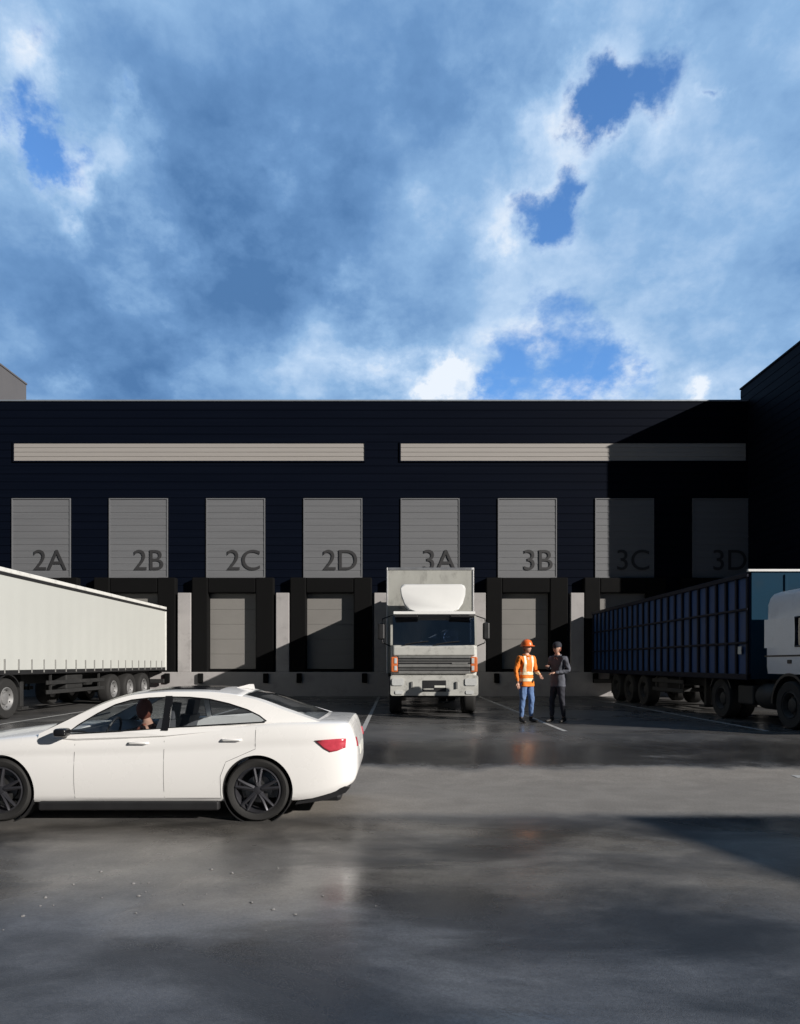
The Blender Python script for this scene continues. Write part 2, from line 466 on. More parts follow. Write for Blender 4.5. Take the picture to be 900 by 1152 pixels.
# pale stones scattered on the wet asphalt by the car
bm = NB()
for k in range(46):
    u = random.gauss(0, 1); x = -1.75 + u * .75; y = 5.0 + random.gauss(0, .38)
    s = random.choice((.004, .005, .006, .009, .013))
    r = bmesh.ops.create_icosphere(bm, subdivisions=1, radius=s)
    for v in r['verts']:
        v.co = Vector((v.co.x * random.uniform(.7, 1.6) + x, v.co.y * random.uniform(.7, 1.2) + y, v.co.z * random.uniform(.4, .8) - .37 + s * .3))
tag(obj('pebbles', bm, M['pebble']), 'pale pebbles scattered over wet asphalt in front of the white car', 'pebbles', kind='stuff')

# ------------------------------------------------------------------ warehouse
wh = thing('warehouse', 'long dark navy loading dock warehouse with numbered bays across the yard', 'building', (0, WY, 0))
XL, XR = -60.0, 14.8
bm = NB()                       # ribbed cladding: real horizontal boards with grooves, z 4.28..12.36
z = 4.30; prof = []
while z < 12.30:
    z2 = min(z + .335, 12.36)
    prof += [(0.0, z), (0.0, z2 - .03), (.018, z2 - .022), (.018, z2 - .004)]
    z = z2
prof.append((0.0, 12.36))
ring = [(p[0], p[1]) for p in prof] + [(.6, 12.36), (.6, 4.30)]
prism(bm, ring, 'X', XL, XR)
obj('cladding', bm, M['clad'], wh)
bm = NB(); box(bm, XL, XR, .12, .6, 0, 4.297)
obj('dock_wall', bm, M['concrete'], wh)
bm = NB()
box(bm, XL, XR - .003, -.40, .117, -.02, 1.0, .02)
obj('plinth', bm, M['concrete'], wh)
bm = NB(); box(bm, XL, XR, -.03, .65, 12.363, 12.43, .012)
obj('coping', bm, M['coping'], wh)
bm = NB(); box(bm, XL, XR, .65, 32, 11.9, 12.2)
obj('roof', bm, M['neigh'], wh)
bm = NB(); box(bm, XL, XR, 31.7, 32, 0, 11.9)
obj('rear_wall', bm, M['neigh'], wh)

def text_mesh(s, size, depth):
    cu = bpy.data.curves.new('txt', 'FONT'); cu.body = s; cu.size = size; cu.extrude = depth; cu.align_x = 'RIGHT'
    o = bpy.data.objects.new('txt', cu); C.objects.link(o)
    me = baked(o); bpy.data.curves.remove(cu)
    me.transform(Matrix.Rotation(R(90), 4, 'X'))
    return me

def slats(bm, x0, x1, z0, z1, pitch, y, d):
    z = z0; pr = []
    n = max(1, round((z1 - z0) / pitch)); p = (z1 - z0) / n
    for i in range(n):
        zz = z0 + i * p
        pr += [(y - d, zz), (y - d * .55, zz + p * .88), (y - d * .1, zz + p * .94)]
    pr += [(y, z1), (y + .03, z1), (y + .03, z0)]
    prism(bm, pr, 'X', x0, x1)

names = ['2A', '2B', '2C', '2D', '3A', '3B', '3C', '3D']
shel = door = None
for i, nm in enumerate(names):
    cx = BX(i - 4)
    bm = NB(); slats(bm, cx - 1.19, cx + 1.19, 5.0, 8.24, .27, -.012, .014)
    pn = obj('louvre_panel', bm, M['louvre'], wh)
    pn['label'] = 'grey louvred panel marked ' + nm
    bm = NB()
    for (a, b_, c_, d_) in ((cx - 1.235, cx - 1.192, 4.95, 8.285), (cx + 1.192, cx + 1.235, 4.95, 8.285), (cx - 1.19, cx + 1.19, 8.243, 8.285), (cx - 1.19, cx + 1.19, 4.95, 4.998)):
        box(bm, a, b_, -.045, .0, c_, d_)
    obj('panel_frame', bm, M['louvre'], pn)
    tm = text_mesh(nm, 1.22, .006)
    obj_me('dock_number', tm, M['number'], pn, loc=(cx + 1.08, -.052, 5.28))
    # black cushion shelter: two side pads, head pad
    if shel is None:
        bm = NB()
        box(bm, -1.72, -1.06, -.30, .117, .96, 4.93, .04)
        box(bm, .93, 1.68, -.30, .117, .96, 4.93, .04)
        box(bm, -1.058, .928, -.28, .117, 4.30, 4.925, .04)
        box(bm, -1.058, .928, -.13, .08, .98, 1.12, .02)
        shel = obj('dock_shelter', bm, M['rubber'], wh); s_ = shel
        bm = NB()
        zz = 1.13
        while zz < 4.26:
            box(bm, -1.05, .92, .05, .115, zz, min(zz + .620, 4.295), .005, 1); zz += .625
        door = obj('dock_door', bm, M['door'], wh); d_ = door
    else:
        s_ = shel.copy(); C.objects.link(s_); d_ = door.copy(); C.objects.link(d_)
    s_.location.x = cx - .04; d_.location.x = cx - .04
    bm = NB(); box(bm, cx - 2.33, cx - 1.79, -.34, .117, 1.003, 4.29, .015); obj('pier', bm, M['concrete'], wh)
    bm = NB()
    for s in (-1, 1): box(bm, cx + s * 1.35 - .11, cx + s * 1.35 + .11, -.52, -.402, .55, .95, .03)
    objs('dock_bumper', bm, M['rubber'], wh)
for (a, b_) in (((16 - 445) / 26.8, (410 - 445) / 26.8), ((451 - 445) / 26.8, (850 - 445) / 26.8 - .42)):
    bm = NB(); slats(bm, a, b_, 9.86, 10.60, .185, -.012, .02)
    st = obj('clerestory_strip', bm, M['strip'], wh)
    bm = NB()
    box(bm, a - .05, b_ + .05, -.05, 0, 10.602, 10.65); box(bm, a - .05, b_ + .05, -.05, 0, 9.81, 9.858)
    box(bm, a - .05, a - .002, -.05, 0, 9.86, 10.6); box(bm, b_ + .002, b_ + .05, -.05, 0, 9.86, 10.6)
    obj('strip_frame', bm, M['clad'], st)

wing = thing('warehouse_wing', 'tall dark navy wing standing forward beside bay 3D and shading it', 'building', (14.8, 24.3, 0))
bm = NB()
pr = []; z = 0
while z < 13.0:
    z2 = min(z + .335, 13.08); pr += [(0, z), (0, z2 - .03), (.018, z2 - .022), (.018, z2 - .004)]; z = z2
pr += [(0, 13.08), (24, 13.08), (24, 0)]
prism(bm, pr, 'Y', 0, 4.3)
obj('cladding', bm, M['clad_wing'], wing)
bm = NB(); box(bm, -.035, 24.03, -.03, 4.33, 13.083, 13.16, .01)
obj('coping', bm, M['clad_wing'], wing)

tw = thing('stair_tower', 'grey rendered block rising behind the dark roof edge', 'building', (-19, WY + .7, 12.2))
bm = NB(); box(bm, -16, 0, 0, 5.6, 0, 3.48)
obj('wall', bm, M['tower'], tw)
bm = NB(); box(bm, -16.05, .04, -.04, 5.64, 3.483, 3.57, .01)
obj('coping', bm, M['tower'], tw)

nb = thing('neighbour_building', 'dark flat roofed building beyond the edge of the yard, shading the wet asphalt', 'building', (16.15, -.95, -.37))
h = 6.1
bm = NB(); prism(bm, [(0, 0), (30, 0), (30, -40), (11.2, -40)], 'Z', 0, h)
obj('wall', bm, M['neigh'], nb)
bm = NB(); prism(bm, [(-.04, .04), (30, .04), (30, -40), (11.1, -40)], 'Z', h + .003, h + .08)
obj('coping', bm, M['clad'], nb)

# ------------------------------------------------------------------ wheels
def make_wheel(parent, loc, rad, wid, kind, side, axis='X'):
    """side: +1 / -1 outer face along axis"""
    wl = empty('wheel', parent, loc)
    bm = NB(); hw = wid / 2; ri = rad * (.73 if kind == 'car' else .56)
    lathe(bm, [(ri, -hw * .8), (ri + .02, -hw * .95), (rad * .93, -hw), (rad * .985, -hw * .8), (rad, -hw * .5), (rad, hw * .5), (rad * .985, hw * .8), (rad * .93, hw), (ri + .02, hw * .95), (ri, hw * .8)], axis, 48, close=True)
    obj('tyre', bm, M['tyre'], wl, 35)
    def A(a, u, v): return (a, u, v) if axis == 'X' else (u, a, v)
    bm = NB()
    if kind == 'car':
        o = side * hw
        lathe(bm, [(ri + .004, -o * .8), (ri + .004, o * .86), (ri - .012, o * .9), (ri - .03, o * .62), (ri - .035, -o * .6)], axis, 48, close=True)
        for k in range(5):
            for dd in (-.17, .17):
                a0 = 2 * math.pi * k / 5 + .3
                a1 = a0 + dd
                c0 = Vector((math.cos(a0 + dd * .5), math.sin(a0 + dd * .5))) * .05
                c1 = Vector((math.cos(a1), math.sin(a1))) * (ri - .008)
                p0 = A(o * .62, *c0); p1 = A(o * .84, *c1); pm = A(o * .8, *((c0 + c1) / 2))
                tube(bm, [p0, pm, p1], [.030, .020, .017], 6)
        lathe(bm, [(.0, o * .4), (.065, o * .4), (.065, o * .7), (.04, o * .78), (.0, o * .78)], axis, 20)
        obj('rim', bm, M['rim_dark'], wl, 40)
        bm = NB(); lathe(bm, [(.0, -o * .1), (.15, -o * .1), (.15, o * .15), (.0, o * .15)], axis, 32)
        obj('brake_disc', bm, M['disc'], wl, 40)
    else:
        o = side * hw
        lathe(bm, [(ri + .004, -o * .8), (ri + .004, o * .86), (ri - .02, o * .92), (ri - .04, o * .7), (ri * .72, o * .28), (ri * .55, o * .34), (ri * .5, o * .62), (ri * .3, o * .75), (0.001, o * .75), (.001, -o * .7)], axis, 40, close=True)
        for k in range(10):
            a = 2 * math.pi * k / 10
            c = Vector((math.cos(a), math.sin(a))) * ri * .62
            tube(bm, [A(o * .3, *c), A(o * .46, *c)], .018, 6)
        obj('rim', bm, M['rim_light'] if kind == 'truck' else M['chassis'], wl, 40)
        bm = NB()
        for k in range(8):
            a = 2 * math.pi * (k + .5) / 8
            c = Vector((math.cos(a), math.sin(a))) * ri * .83
            lathe_c = A(o * .56, *c)
            tube(bm, [A(o * .45, *c), A(o * .60, *c)], ri * .08, 8)
        obj('hand_hole', bm, M['black'], wl)
    return wl

# ------------------------------------------------------------------ white sedan (front towards -X, near side -Y)
car = thing('sedan_car', 'white four door sedan crossing the wet yard, seen from its side', 'car', (-1.515, 8.205, -.37))
Tt = [(-3.80, .60), (-3.77, .69), (-3.66, .775), (-3.4, .845), (-3.0, .895), (-2.6, .935), (-2.3, .952), (-2.0, .955), (-1.0, 1.0), (0, 1.07), (.3, 1.085), (.65, 1.085), (.95, 1.078), (1.02, 1.07), (1.06, 1.01), (1.095, .92), (1.125, .80), (1.135, .72)]
Bt = [(-3.80, .36), (-3.76, .27), (-3.6, .21), (-3.3, .20), (.45, .216), (.75, .27), (1.0, .355), (1.08, .40), (1.125, .50), (1.135, .56)]
Wt = [(-3.80, .42), (-3.77, .56), (-3.66, .72), (-3.4, .845), (-3.0, .905), (-2.2, .925), (0, .925), (.45, .912), (.75, .885), (.95, .84), (1.03, .80), (1.08, .755), (1.12, .68), (1.135, .56)]
Ct = [(-3.8, .02), (-3.4, .05), (-2.3, .07), (-1.9, .03), (.3, .02), (1.135, .02)]
FR = [(.0, 0), (.6, 0), (.86, .0), (.93, .015), (.962, .06), (.975, .12), (.985, .2), (.995, .30), (1.0, .40), (1.0, .50), (.995, .60), (.985, .68), (.978, .735), (.984, .77), (.978, .83), (.966, .89), (.95, .94), (.925, .975), (.88, .997), (.7, 1)]
def csec(x):
    T_, B_, W_, c_ = lerp_tab(Tt, x), lerp_tab(Bt, x), lerp_tab(Wt, x), lerp_tab(Ct, x)
    half = [(f * W_, B_ + (T_ - B_) * g) for f, g in FR]
    half[-1] = (.7 * W_, T_ + .5 * c_)
    half += [(.4 * W_, T_ + .85 * c_)]
    mid_top = (0, T_ + c_)
    pts = [(0, B_)] + half[1:] + [mid_top] + [(-a, b_) for a, b_ in half[:0:-1]]
    xx_ = x if x < .5 else .5 + (x - .5) * .935
    return [(xx_, -a, b_) for a, b_ in pts]
SX = sorted(set([-3.80, -3.79, -3.775, -3.75, -3.71, -3.66, -3.58, -3.48, -3.36, -3.2, -3.0, -2.8, -2.6, -2.4, -2.2, -2.0, -1.8, -1.6, -1.4, -1.2, -1.02, -.8, -.6, -.40, -.2, -.02, .15, .3, .45, .6, .72, .82, .9, .97, 1.02, 1.045, 1.07, 1.095, 1.115, 1.128, 1.135]))
bm = NB(); loft(bm, [csec(x) for x in SX])
body = obj('tmp', bm, None)
def cutter(bmc):
    o = obj('cut', bmc, None); md = body.modifiers.new('b', 'BOOLEAN'); md.operation = 'DIFFERENCE'; md.solver = 'EXACT'; md.object = o
    return o
cuts = []
AR = .388
for xx in (0, -2.83):
    for s in (-1, 1):
        bm = NB()
        y0, y1 = (s * .62, s * 1.2)
        lathe(bm, [(AR, min(y0, y1)), (AR, max(y0, y1))], 'Y', 64, (xx, 0, .345)); cuts.append(cutter(bm))
bm = NB(); box(bm, -2.12, .36, -.74, .74, .36, 1.4); cuts.append(cutter(bm))
bme = baked(body)
for o in cuts: bpy.data.objects.remove(o)
bv = NB(); bv.from_mesh(bme)
tree = BVHTree.FromBMesh(bv)
def on_side(x, z, s=-1, off=.004):
    hit = tree.ray_cast(Vector((x, s * 3, z)), Vector((0, -s, 0)))
    if hit[0] is None: return Vector((x, s * .9, z))
    return hit[0] + Vector((0, s * off, 0))
def door_of(f):
    c = f.calc_center_median()
    if abs(c.y) < .8 or abs(f.normal.y) < .35: return 0
    if c.z < .25 or c.z > lerp_tab(Tt, c.x) - .02: return 0
    if -2.0 < c.x < -1.02: return 1 if c.y < 0 else 2
    if -1.02 < c.x < -.40 or (-.40 < c.x < -.02 and c.z > .74): return 3 if c.y < 0 else 4
    return 0
bv.faces.ensure_lookup_table()
bv.normal_update()
cls = [door_of(f) for f in bv.faces]
for code, nm in ((0, 'body'), (1, 'front_door'), (2, 'front_door'), (3, 'rear_door'), (4, 'rear_door')):
    b2 = bv.copy(); b2.faces.ensure_lookup_table()
    bmesh.ops.delete(b2, geom=[f for f, c_ in zip(b2.faces, cls) if c_ != code], context='FACES')
    me = bpy.data.meshes.new(nm); b2.to_mesh(me); b2.free()
    po = obj_me(nm, me, M['carpaint'], car, 32)
    if code == 1: fd = po
    if code == 3: rd = po
    if code == 2: fd2 = po
    if code == 4: rd2 = po
# door seams as fine dark gaps lying on the panels, handles
def seam(par, pts, s, name='door_seam', r=.0026, m='seamgrey'):
    bm = NB(); P_ = []
    for (a, b_) in zip(pts, pts[1:]):
        for k in range(8):
            P_.append(on_side(a[0] + (b_[0] - a[0]) * k / 8, a[1] + (b_[1] - a[1]) * k / 8, s, 0))
    P_.append(on_side(*pts[-1], s, 0))
    tube(bm, P_, r, 5); obj(name, bm, M[m], par)
for s, a, b_ in ((-1, fd, rd), (1, fd2, rd2)):
    seam(a, [(-2.0, .93), (-2.0, .26)], s); seam(a, [(-1.02, .97), (-1.02, .26), (-2.0, .26)], s)
    seam(b_, [(-1.015, .26), (-.40, .26), (-.40, .5), (-.34, .66), (-.02, .80), (-.02, 1.03)], s)
    for par, hx in ((a, -1.30), (b_, -.28)):
        bm = NB(); hz = .84 + (hx + 2) * .035
        tube(bm, [on_side(hx - .105, hz, s, .002), on_side(hx - .085, hz, s, .026), on_side(hx, hz + .004, s, .032), on_side(hx + .085, hz, s, .026), on_side(hx + .105, hz, s, .002)], .013, 8)
        obj('door_handle', bm, M['carpaint'], par, 40)
# sills and valances
bm = NB()
for s in (-1, 1):
    box(bm, -2.40, -.42, s * .86 - .05, s * .86 + .05, .125, .225, .02)
objs('sill', bm, M['black'], car)
bm = NB()
prism(bm, [(.42, .20), (.40, .17), (.73, .215), (.96, .30), (1.01, .36), (.95, .37), (.73, .285)], 'Y', -.80, .80)
obj('rear_valance', bm, M['black'], car)
bm = NB(); box(bm, -3.2, .9, -.6, .6, .16, .34, .05); obj('underbody', bm, M['black'], car)
bm = NB()
for xx in (0, -2.83):
    for s in (-1, 1):
        lathe(bm, [(AR - .004, s * .60), (AR - .004, s * .885), (AR - .014, s * .885), (AR - .014, s * .60)], 'Y', 48, (xx, 0, .345), close=True)
objs('wheel_liner', bm, M['black'], car)
for xx in (0, -2.83):
    for s in (-1, 1): make_wheel(car, (xx, s * .79, .345), .345, .235, 'car', s, 'Y')
# greenhouse
St = [(-2.42, .955), (-2.2, 1.065), (-2.0, 1.165), (-1.8, 1.26), (-1.6, 1.338), (-1.45, 1.375), (-1.25, 1.398), (-1.0, 1.412), (-.7, 1.412), (-.45, 1.398), (-.25, 1.37), (-.05, 1.325), (.2, 1.235), (.45, 1.150), (.70, 1.07), (.88, 1.005)]
def ysd(x, z):
    k = 1 - .10 * max(0, min(1, (x + .3) / 1.0)) ** 1.5 - .06 * max(0, min(1, (-1.7 - x) / .7))
    return (.893 - .50 * (z - .95)) * k
NSV = 24
def canopy(x0, x1, n, v0=-1, v1=1):
    rows = []
    for i in range(n + 1):
        x = x0 + (x1 - x0) * i / n; zz = lerp_tab(St, x); yy = ysd(x, zz)
        ws = max(0, min(1, (-1.35 - x) / .5)); rs = max(0, min(1, (x + .35) / .5))
        cr_ = .045 * (1 - ws) * (1 - rs) + .055 * ws + (.05 - .035 * max(0, min(1, (x - .35) / .35))) * rs
        rows.append([Vector((x + (-.10 * ws + .05 * rs) * (1 - v * v), v * yy, zz + cr_ * (1 - v * v))) for v in [v0 + (v1 - v0) * k / NSV for k in range(NSV + 1)]])
    return rows
def grid_obj(rows, name, m, par, off=0):
    bm = NB(); L = [[bm.verts.new(p) for p in r] for r in rows]
    for a, b_ in zip(L, L[1:]):
        for i in range(len(a) - 1): bm.faces.new((a[i], a[i + 1], b_[i + 1], b_[i]))
    o = obj(name, bm, m, par, 60)
    # make normals point outwards (up)
    if sum(p.normal.z for p in o.data.polygons) < 0: o.data.flip_normals()
    return o
grid_obj(canopy(-2.42, -1.52, 16, -.95, .95), 'windscreen', M['carglass'], car)
ro = grid_obj(canopy(-1.52, -.22, 16), 'roof', M['carpaint'], car)
md = ro.modifiers.new('s', 'SOLIDIFY'); md.thickness = .02; md.offset = -1
sr = grid_obj([[p + Vector((0, 0, .004)) for p in r] for r in canopy(-1.36, -.52, 10, -.72, .72)], 'sunroof', M['blackgloss'], car)
grid_obj(canopy(-.22, .62, 14, -.84, .84), 'rear_window', M['carglass'], car)
bm = NB()
def strip_of(x0, x1, n, v0, v1):
    rows = canopy(x0, x1, n, v0, v1)
    L = [[bm.verts.new(p) for p in r] for r in rows]
    for a, b_ in zip(L, L[1:]):
        for i in range(len(a) - 1): bm.faces.new((a[i], a[i + 1], b_[i + 1], b_[i]))
strip_of(-2.42, -1.52, 14, -1, -.95); strip_of(-2.42, -1.52, 14, .95, 1)
strip_of(-.22, .62, 14, -1, -.84); strip_of(-.22, .62, 14, .84, 1); strip_of(.62, .86, 6, -1, 1)
objs('pillar', bm, M['carpaint'], car, 60)
FW = [(-2.13, .955), (-1.98, 1.065), (-1.80, 1.18), (-1.62, 1.275), (-1.45, 1.325), (-1.25, 1.348), (-1.065, 1.358), (-1.045, 1.02), (-1.5, .99)]
RW = [(-.985, 1.025), (-.995, 1.360), (-.80, 1.355), (-.58, 1.335), (-.35, 1.285), (-.14, 1.22), (0, 1.155), (.085, 1.095), (.06, 1.085), (-.25, 1.07), (-.6, 1.05)]
outer = [(x, lerp_tab(St, x)) for x in [-2.42 + 3.12 * k / 40 for k in range(41)]] + [(.70, 1.06), (.3, 1.04), (0, 1.02), (-1, .94), (-2, .90), (-2.42, .90)]
for s in (-1, 1):
    loops = [[Vector((x, z, 0)) for x, z in lp] for lp in (outer, FW, RW)]
    flat = [v for lp in loops for v in lp]
    bm = NB(); vs = [bm.verts.new((v.x, s * ysd(v.x, v.y), v.y)) for v in flat]
    for tri in tessellate_polygon(loops):
        try: bm.faces.new([vs[i] for i in tri])
        except ValueError: pass
    o = obj('side_frame', bm, M['carpaint'], car)
    md = o.modifiers.new('s', 'SOLIDIFY'); md.thickness = .025; md.offset = 0
    for lp, nm in ((FW, 'side_window'), (RW, 'side_window')):
        bm = NB()
        f = bm.faces.new([bm.verts.new((x, s * (ysd(x, z) - .004), z)) for x, z in lp])
        bmesh.ops.triangulate(bm, faces=[f])
        wo = obj(nm, bm, M['carglass'], car)
        if sum(p.normal.y for p in wo.data.polygons) * s < 0: wo.data.flip_normals()
        bm = NB(); tube(bm, [(x, s * (ysd(x, z) + .008), z) for x, z in lp], .009, 6, True)
        obj('window_trim', bm, M['blackgloss'], wo)
    bm = NB(); prism(bm, [(-1.06, 1.0), (-.985, 1.0), (-.995, 1.372), (-1.07, 1.372)], 'Y', 0, .012)
    for v in bm.verts: v.co.y = s * (ysd(v.co.x, v.co.z) + .008 + v.co.y)
    obj('centre_pillar', bm, M['blackgloss'], car)
    bm = NB()
    box(bm, -.07, .075, -.075, .075, -.04, .05, .035, 4)
    mo = obj('mirror', bm, M['blackgloss'], car, 40, loc=(-2.10, s * .985, .985))
    bm = NB(); tube(bm, [(0, 0, -.03), (-.02, -s * .16, -.06)], .022, 6); obj('mirror_arm', bm, M['black'], mo)
# tail lamps wrapped on the rear corners
for s in (-1, 1):
    bm = NB()
    top = [(.63, .890), (.74, .897), (.83, .902), (.90, .904), (.95, .904)]; bot = [(.645, .880), (.73, .80), (.80, .762), (.88, .775), (.94, .80)]
    rows = []
    for (a, b_) in zip(top, bot):
        rows.append([on_side(a[0] + (b_[0] - a[0]) * k / 5, a[1] + (b_[1] - a[1]) * k / 5, s, .007) for k in range(6)])
    L = [[bm.verts.new(p) for p in r] for r in rows]
    # wrap round to the rear face
    ext = []
    for k in range(6):
        p = rows[-1][k]; q = Vector((p.x + .09, p.y - s * .20, p.z))
        h_ = tree.ray_cast(Vector((3, q.y, q.z)), Vector((-1, 0, 0)))
        if h_[0]: q.x = h_[0].x + .008
        ext.append(bm.verts.new(q))
    L.append(ext)
    for a, b_ in zip(L, L[1:]):
        for i in range(5): bm.faces.new((a[i], a[i + 1], b_[i + 1], b_[i]))
    o = obj('tail_lamp', bm, M['tail'], car, 50)
    md = o.modifiers.new('s', 'SOLIDIFY'); md.thickness = .012; md.offset = 0
    bm = NB()
    lathe(bm, [(.0, 0), (.075, 0), (.075, .02), (.0, .02)], 'Y', 24)
    for v in bm.verts: v.co = Vector((v.co.x * 1.6 - 3.52, s * (.775 + v.co.y), v.co.z * .8 + .66))
    obj('head_lamp', bm, M['lampglass'], car, 40)
bm = NB(); box(bm, 1.075, 1.10, -.28, .28, .66, .78, .006); obj('number_plate', bm, M['plate'], car)
bm = NB(); prism(bm, [(-.44, 1.44), (-.22, 1.42), (-.235, 1.482), (-.28, 1.482)], 'Y', -.025, .025); obj('antenna_fin', bm, M['carpaint'], car)
bm = NB()
for yy in (-.35, .2): tube(bm, [(-2.47, yy, 1.02), (-2.38, yy + .55 * .5, 1.055), (-2.30, yy + .5, 1.08)], .01, 6)
objs('wiper', bm, M['black'], car)
# interior
for (sx, sy) in ((-1.52, -.38), (-1.52, .38)):
    bm = NB()
    box(bm, sx - .30, sx + .22, sy - .24, sy + .24, .38, .56, .06); 
    prism(bm, [(sx + .12, .52), (sx + .28, .50), (sx + .46, 1.08), (sx + .34, 1.10)], 'Y', sy - .22, sy + .22)
    prism(bm, [(sx + .36, 1.10), (sx + .46, 1.09), (sx + .49, 1.27), (sx + .40, 1.28)], 'Y', sy - .12, sy + .12)
    obj('seat', bm, M['seat'], car)
bm = NB(); box(bm, -.62, -.12, -.66, .66, .38, .58, .05); prism(bm, [(-.2, .55), (-.04, .53), (.20, 1.10), (.08, 1.12)], 'Y', -.66, .66)
obj('rear_bench', bm, M['seat'], car)
bm = NB(); prism(bm, [(-2.35, .60), (-1.85, .66), (-1.80, .92), (-2.0, .985), (-2.38, .985)], 'Y', -.73, .73); obj('dashboard', bm, M['black'], car)
bm = NB(); tube(bm, [(-1.80 + .06 * math.sin(a) * .9, -.38 + .18 * math.cos(a), .93 + .17 * math.sin(a)) for a in [2 * math.pi * k / 24 for k in range(24)]], .015, 6, True)
tube(bm, [(-1.94, -.38, .86), (-1.80, -.38, .93)], .03, 6); tube(bm, [(-1.80, -.55, .93), (-1.80, -.21, .93)], .014, 6)
obj('steering_wheel', bm, M['black'], car)

# ------------------------------------------------------------------ people
def skin_mesh(chains, sub=2):
    """chains: list of lists of (x,y,z,r); shared points (same xyz) are welded. One skinned surface."""
    bm = NB(); lay = bm.verts.layers.skin.verify(); idx = {}
    first = True
    for ch in chains:
        prev = None
        for (x, y, z, r) in ch:
            key = (round(x, 4), round(y, 4), round(z, 4))
            if key not in idx:
                v = bm.verts.new((x, y, z)); rr = r if isinstance(r, tuple) else (r, r)
                v[lay].radius = rr; v[lay].use_root = first; first = False
                idx[key] = v
            v = idx[key]
            if prev is not None and prev is not v:
                try: bm.edges.new((prev, v))
                except ValueError: pass
            prev = v
    me = bpy.data.meshes.new('sk'); bm.to_mesh(me); bm.free()
    o = bpy.data.objects.new('sk', me); C.objects.link(o)
    o.modifiers.new('k', 'SKIN').use_smooth_shade = True
    md = o.modifiers.new('s', 'SUBSURF'); md.levels = sub; md.render_levels = sub
    return baked(o)

def join(meshes):
    bm = NB()
    for me in meshes: bm.from_mesh(me)
    out_ = bpy.data.meshes.new('j'); bm.to_mesh(out_); bm.free()
    for p in out_.polygons: p.use_smooth = True
    return out_

def head_mesh(c, yaw, pitch=0):
    bm = NB(); r = bmesh.ops.create_uvsphere(bm, u_segments=28, v_segments=20, radius=1)
    for v in bm.verts:
        x, y, z = v.co                      # face towards -y
        X, Y, Z = x * .076, y * .096, z * .118
        if z < 0:
            X *= 1 - .22 * z * z; Y = Y * (1 - .10 * z * z) - .012 * (-z)
        if y < -.5: Y += .012 * (-y - .5)
        a = math.exp(-((x / .16) ** 2)); nz = z
        if y < 0:
            Y -= .024 * a * math.exp(-((nz + .12) / .17) ** 2)             # nose
            Y -= .008 * math.exp(-((x / .3) ** 2)) * math.exp(-((nz + .50) / .10) ** 2)   # lips
            Y -= .010 * math.exp(-((x / .3) ** 2)) * math.exp(-((nz + .85) / .16) ** 2)   # chin
            for sx in (-.38, .38): Y += .012 * math.exp(-(((x - sx) / .17) ** 2)) * math.exp(-((nz - .08) / .13) ** 2)
        if abs(x) > .8: X += math.copysign(.014, x) * math.exp(-((nz + .02) / .25) ** 2) * math.exp(-((y - .1) / .22) ** 2)
        v.co = (X, Y, Z)
    me = bpy.data.meshes.new('h'); bm.to_mesh(me); bm.free()
    me.transform(Matrix.Translation(c) @ Matrix.Rotation(yaw, 4, 'Z') @ Matrix.Rotation(pitch, 4, 'X'))
    return me

def hand_chains(wr, d, side, curl=.6):
    """palm and five fingers from wrist wr along d (unit); returns meshes"""
    wr = Vector(wr); d = Vector(d).normalized()
    up = Vector((0, 0, 1)) if abs(d.z) < .8 else Vector((0, -1, 0))
    a = d.cross(up).normalized(); n = a.cross(d).normalized()
    ms = [skin_mesh([[(*wr, .026), (*(wr + d * .04), (.036, .018)), (*(wr + d * .09), (.038, .016))]], 1)]
    for k, (off, ln) in enumerate(((-.030, .066), (-.010, .076), (.010, .072), (.029, .056))):
        p0 = wr + d * .075 + a * off; p1 = wr + d * (.09 + ln * .35) + a * off * 1.05 - n * .006 * curl
        p2 = p1 + (d * math.cos(curl) - n * math.sin(curl)) * ln * .34; p3 = p2 + (d * math.cos(1.7 * curl) - n * math.sin(1.7 * curl)) * ln * .3
        ms.append(skin_mesh([[(*p0, .0095), (*p1, .009), (*p2, .0085), (*p3, .007)]], 1))
    p0 = wr + d * .03 + a * side * .022; p1 = p0 + d * .03 + a * side * .024 - n * .008; p2 = p1 + d * .03 + a * side * .004 - n * .012
    ms.append(skin_mesh([[(*p0, .012), (*p1, .0105), (*p2, .008)]], 1))
    return ms

from mathutils import noise as mnoise
def folds(me, amp, seed, sx=16, sz=9):
    ns = [v.normal.copy() for v in me.vertices]
    for v, n in zip(me.vertices, ns):
        q = Vector((v.co.x * sx + seed, v.co.y * sx, v.co.z * sz + v.co.x * 6))
        v.co += n * amp * (mnoise.noise(q) + .6 * mnoise.noise(q * 2.1) - .2)
    return me

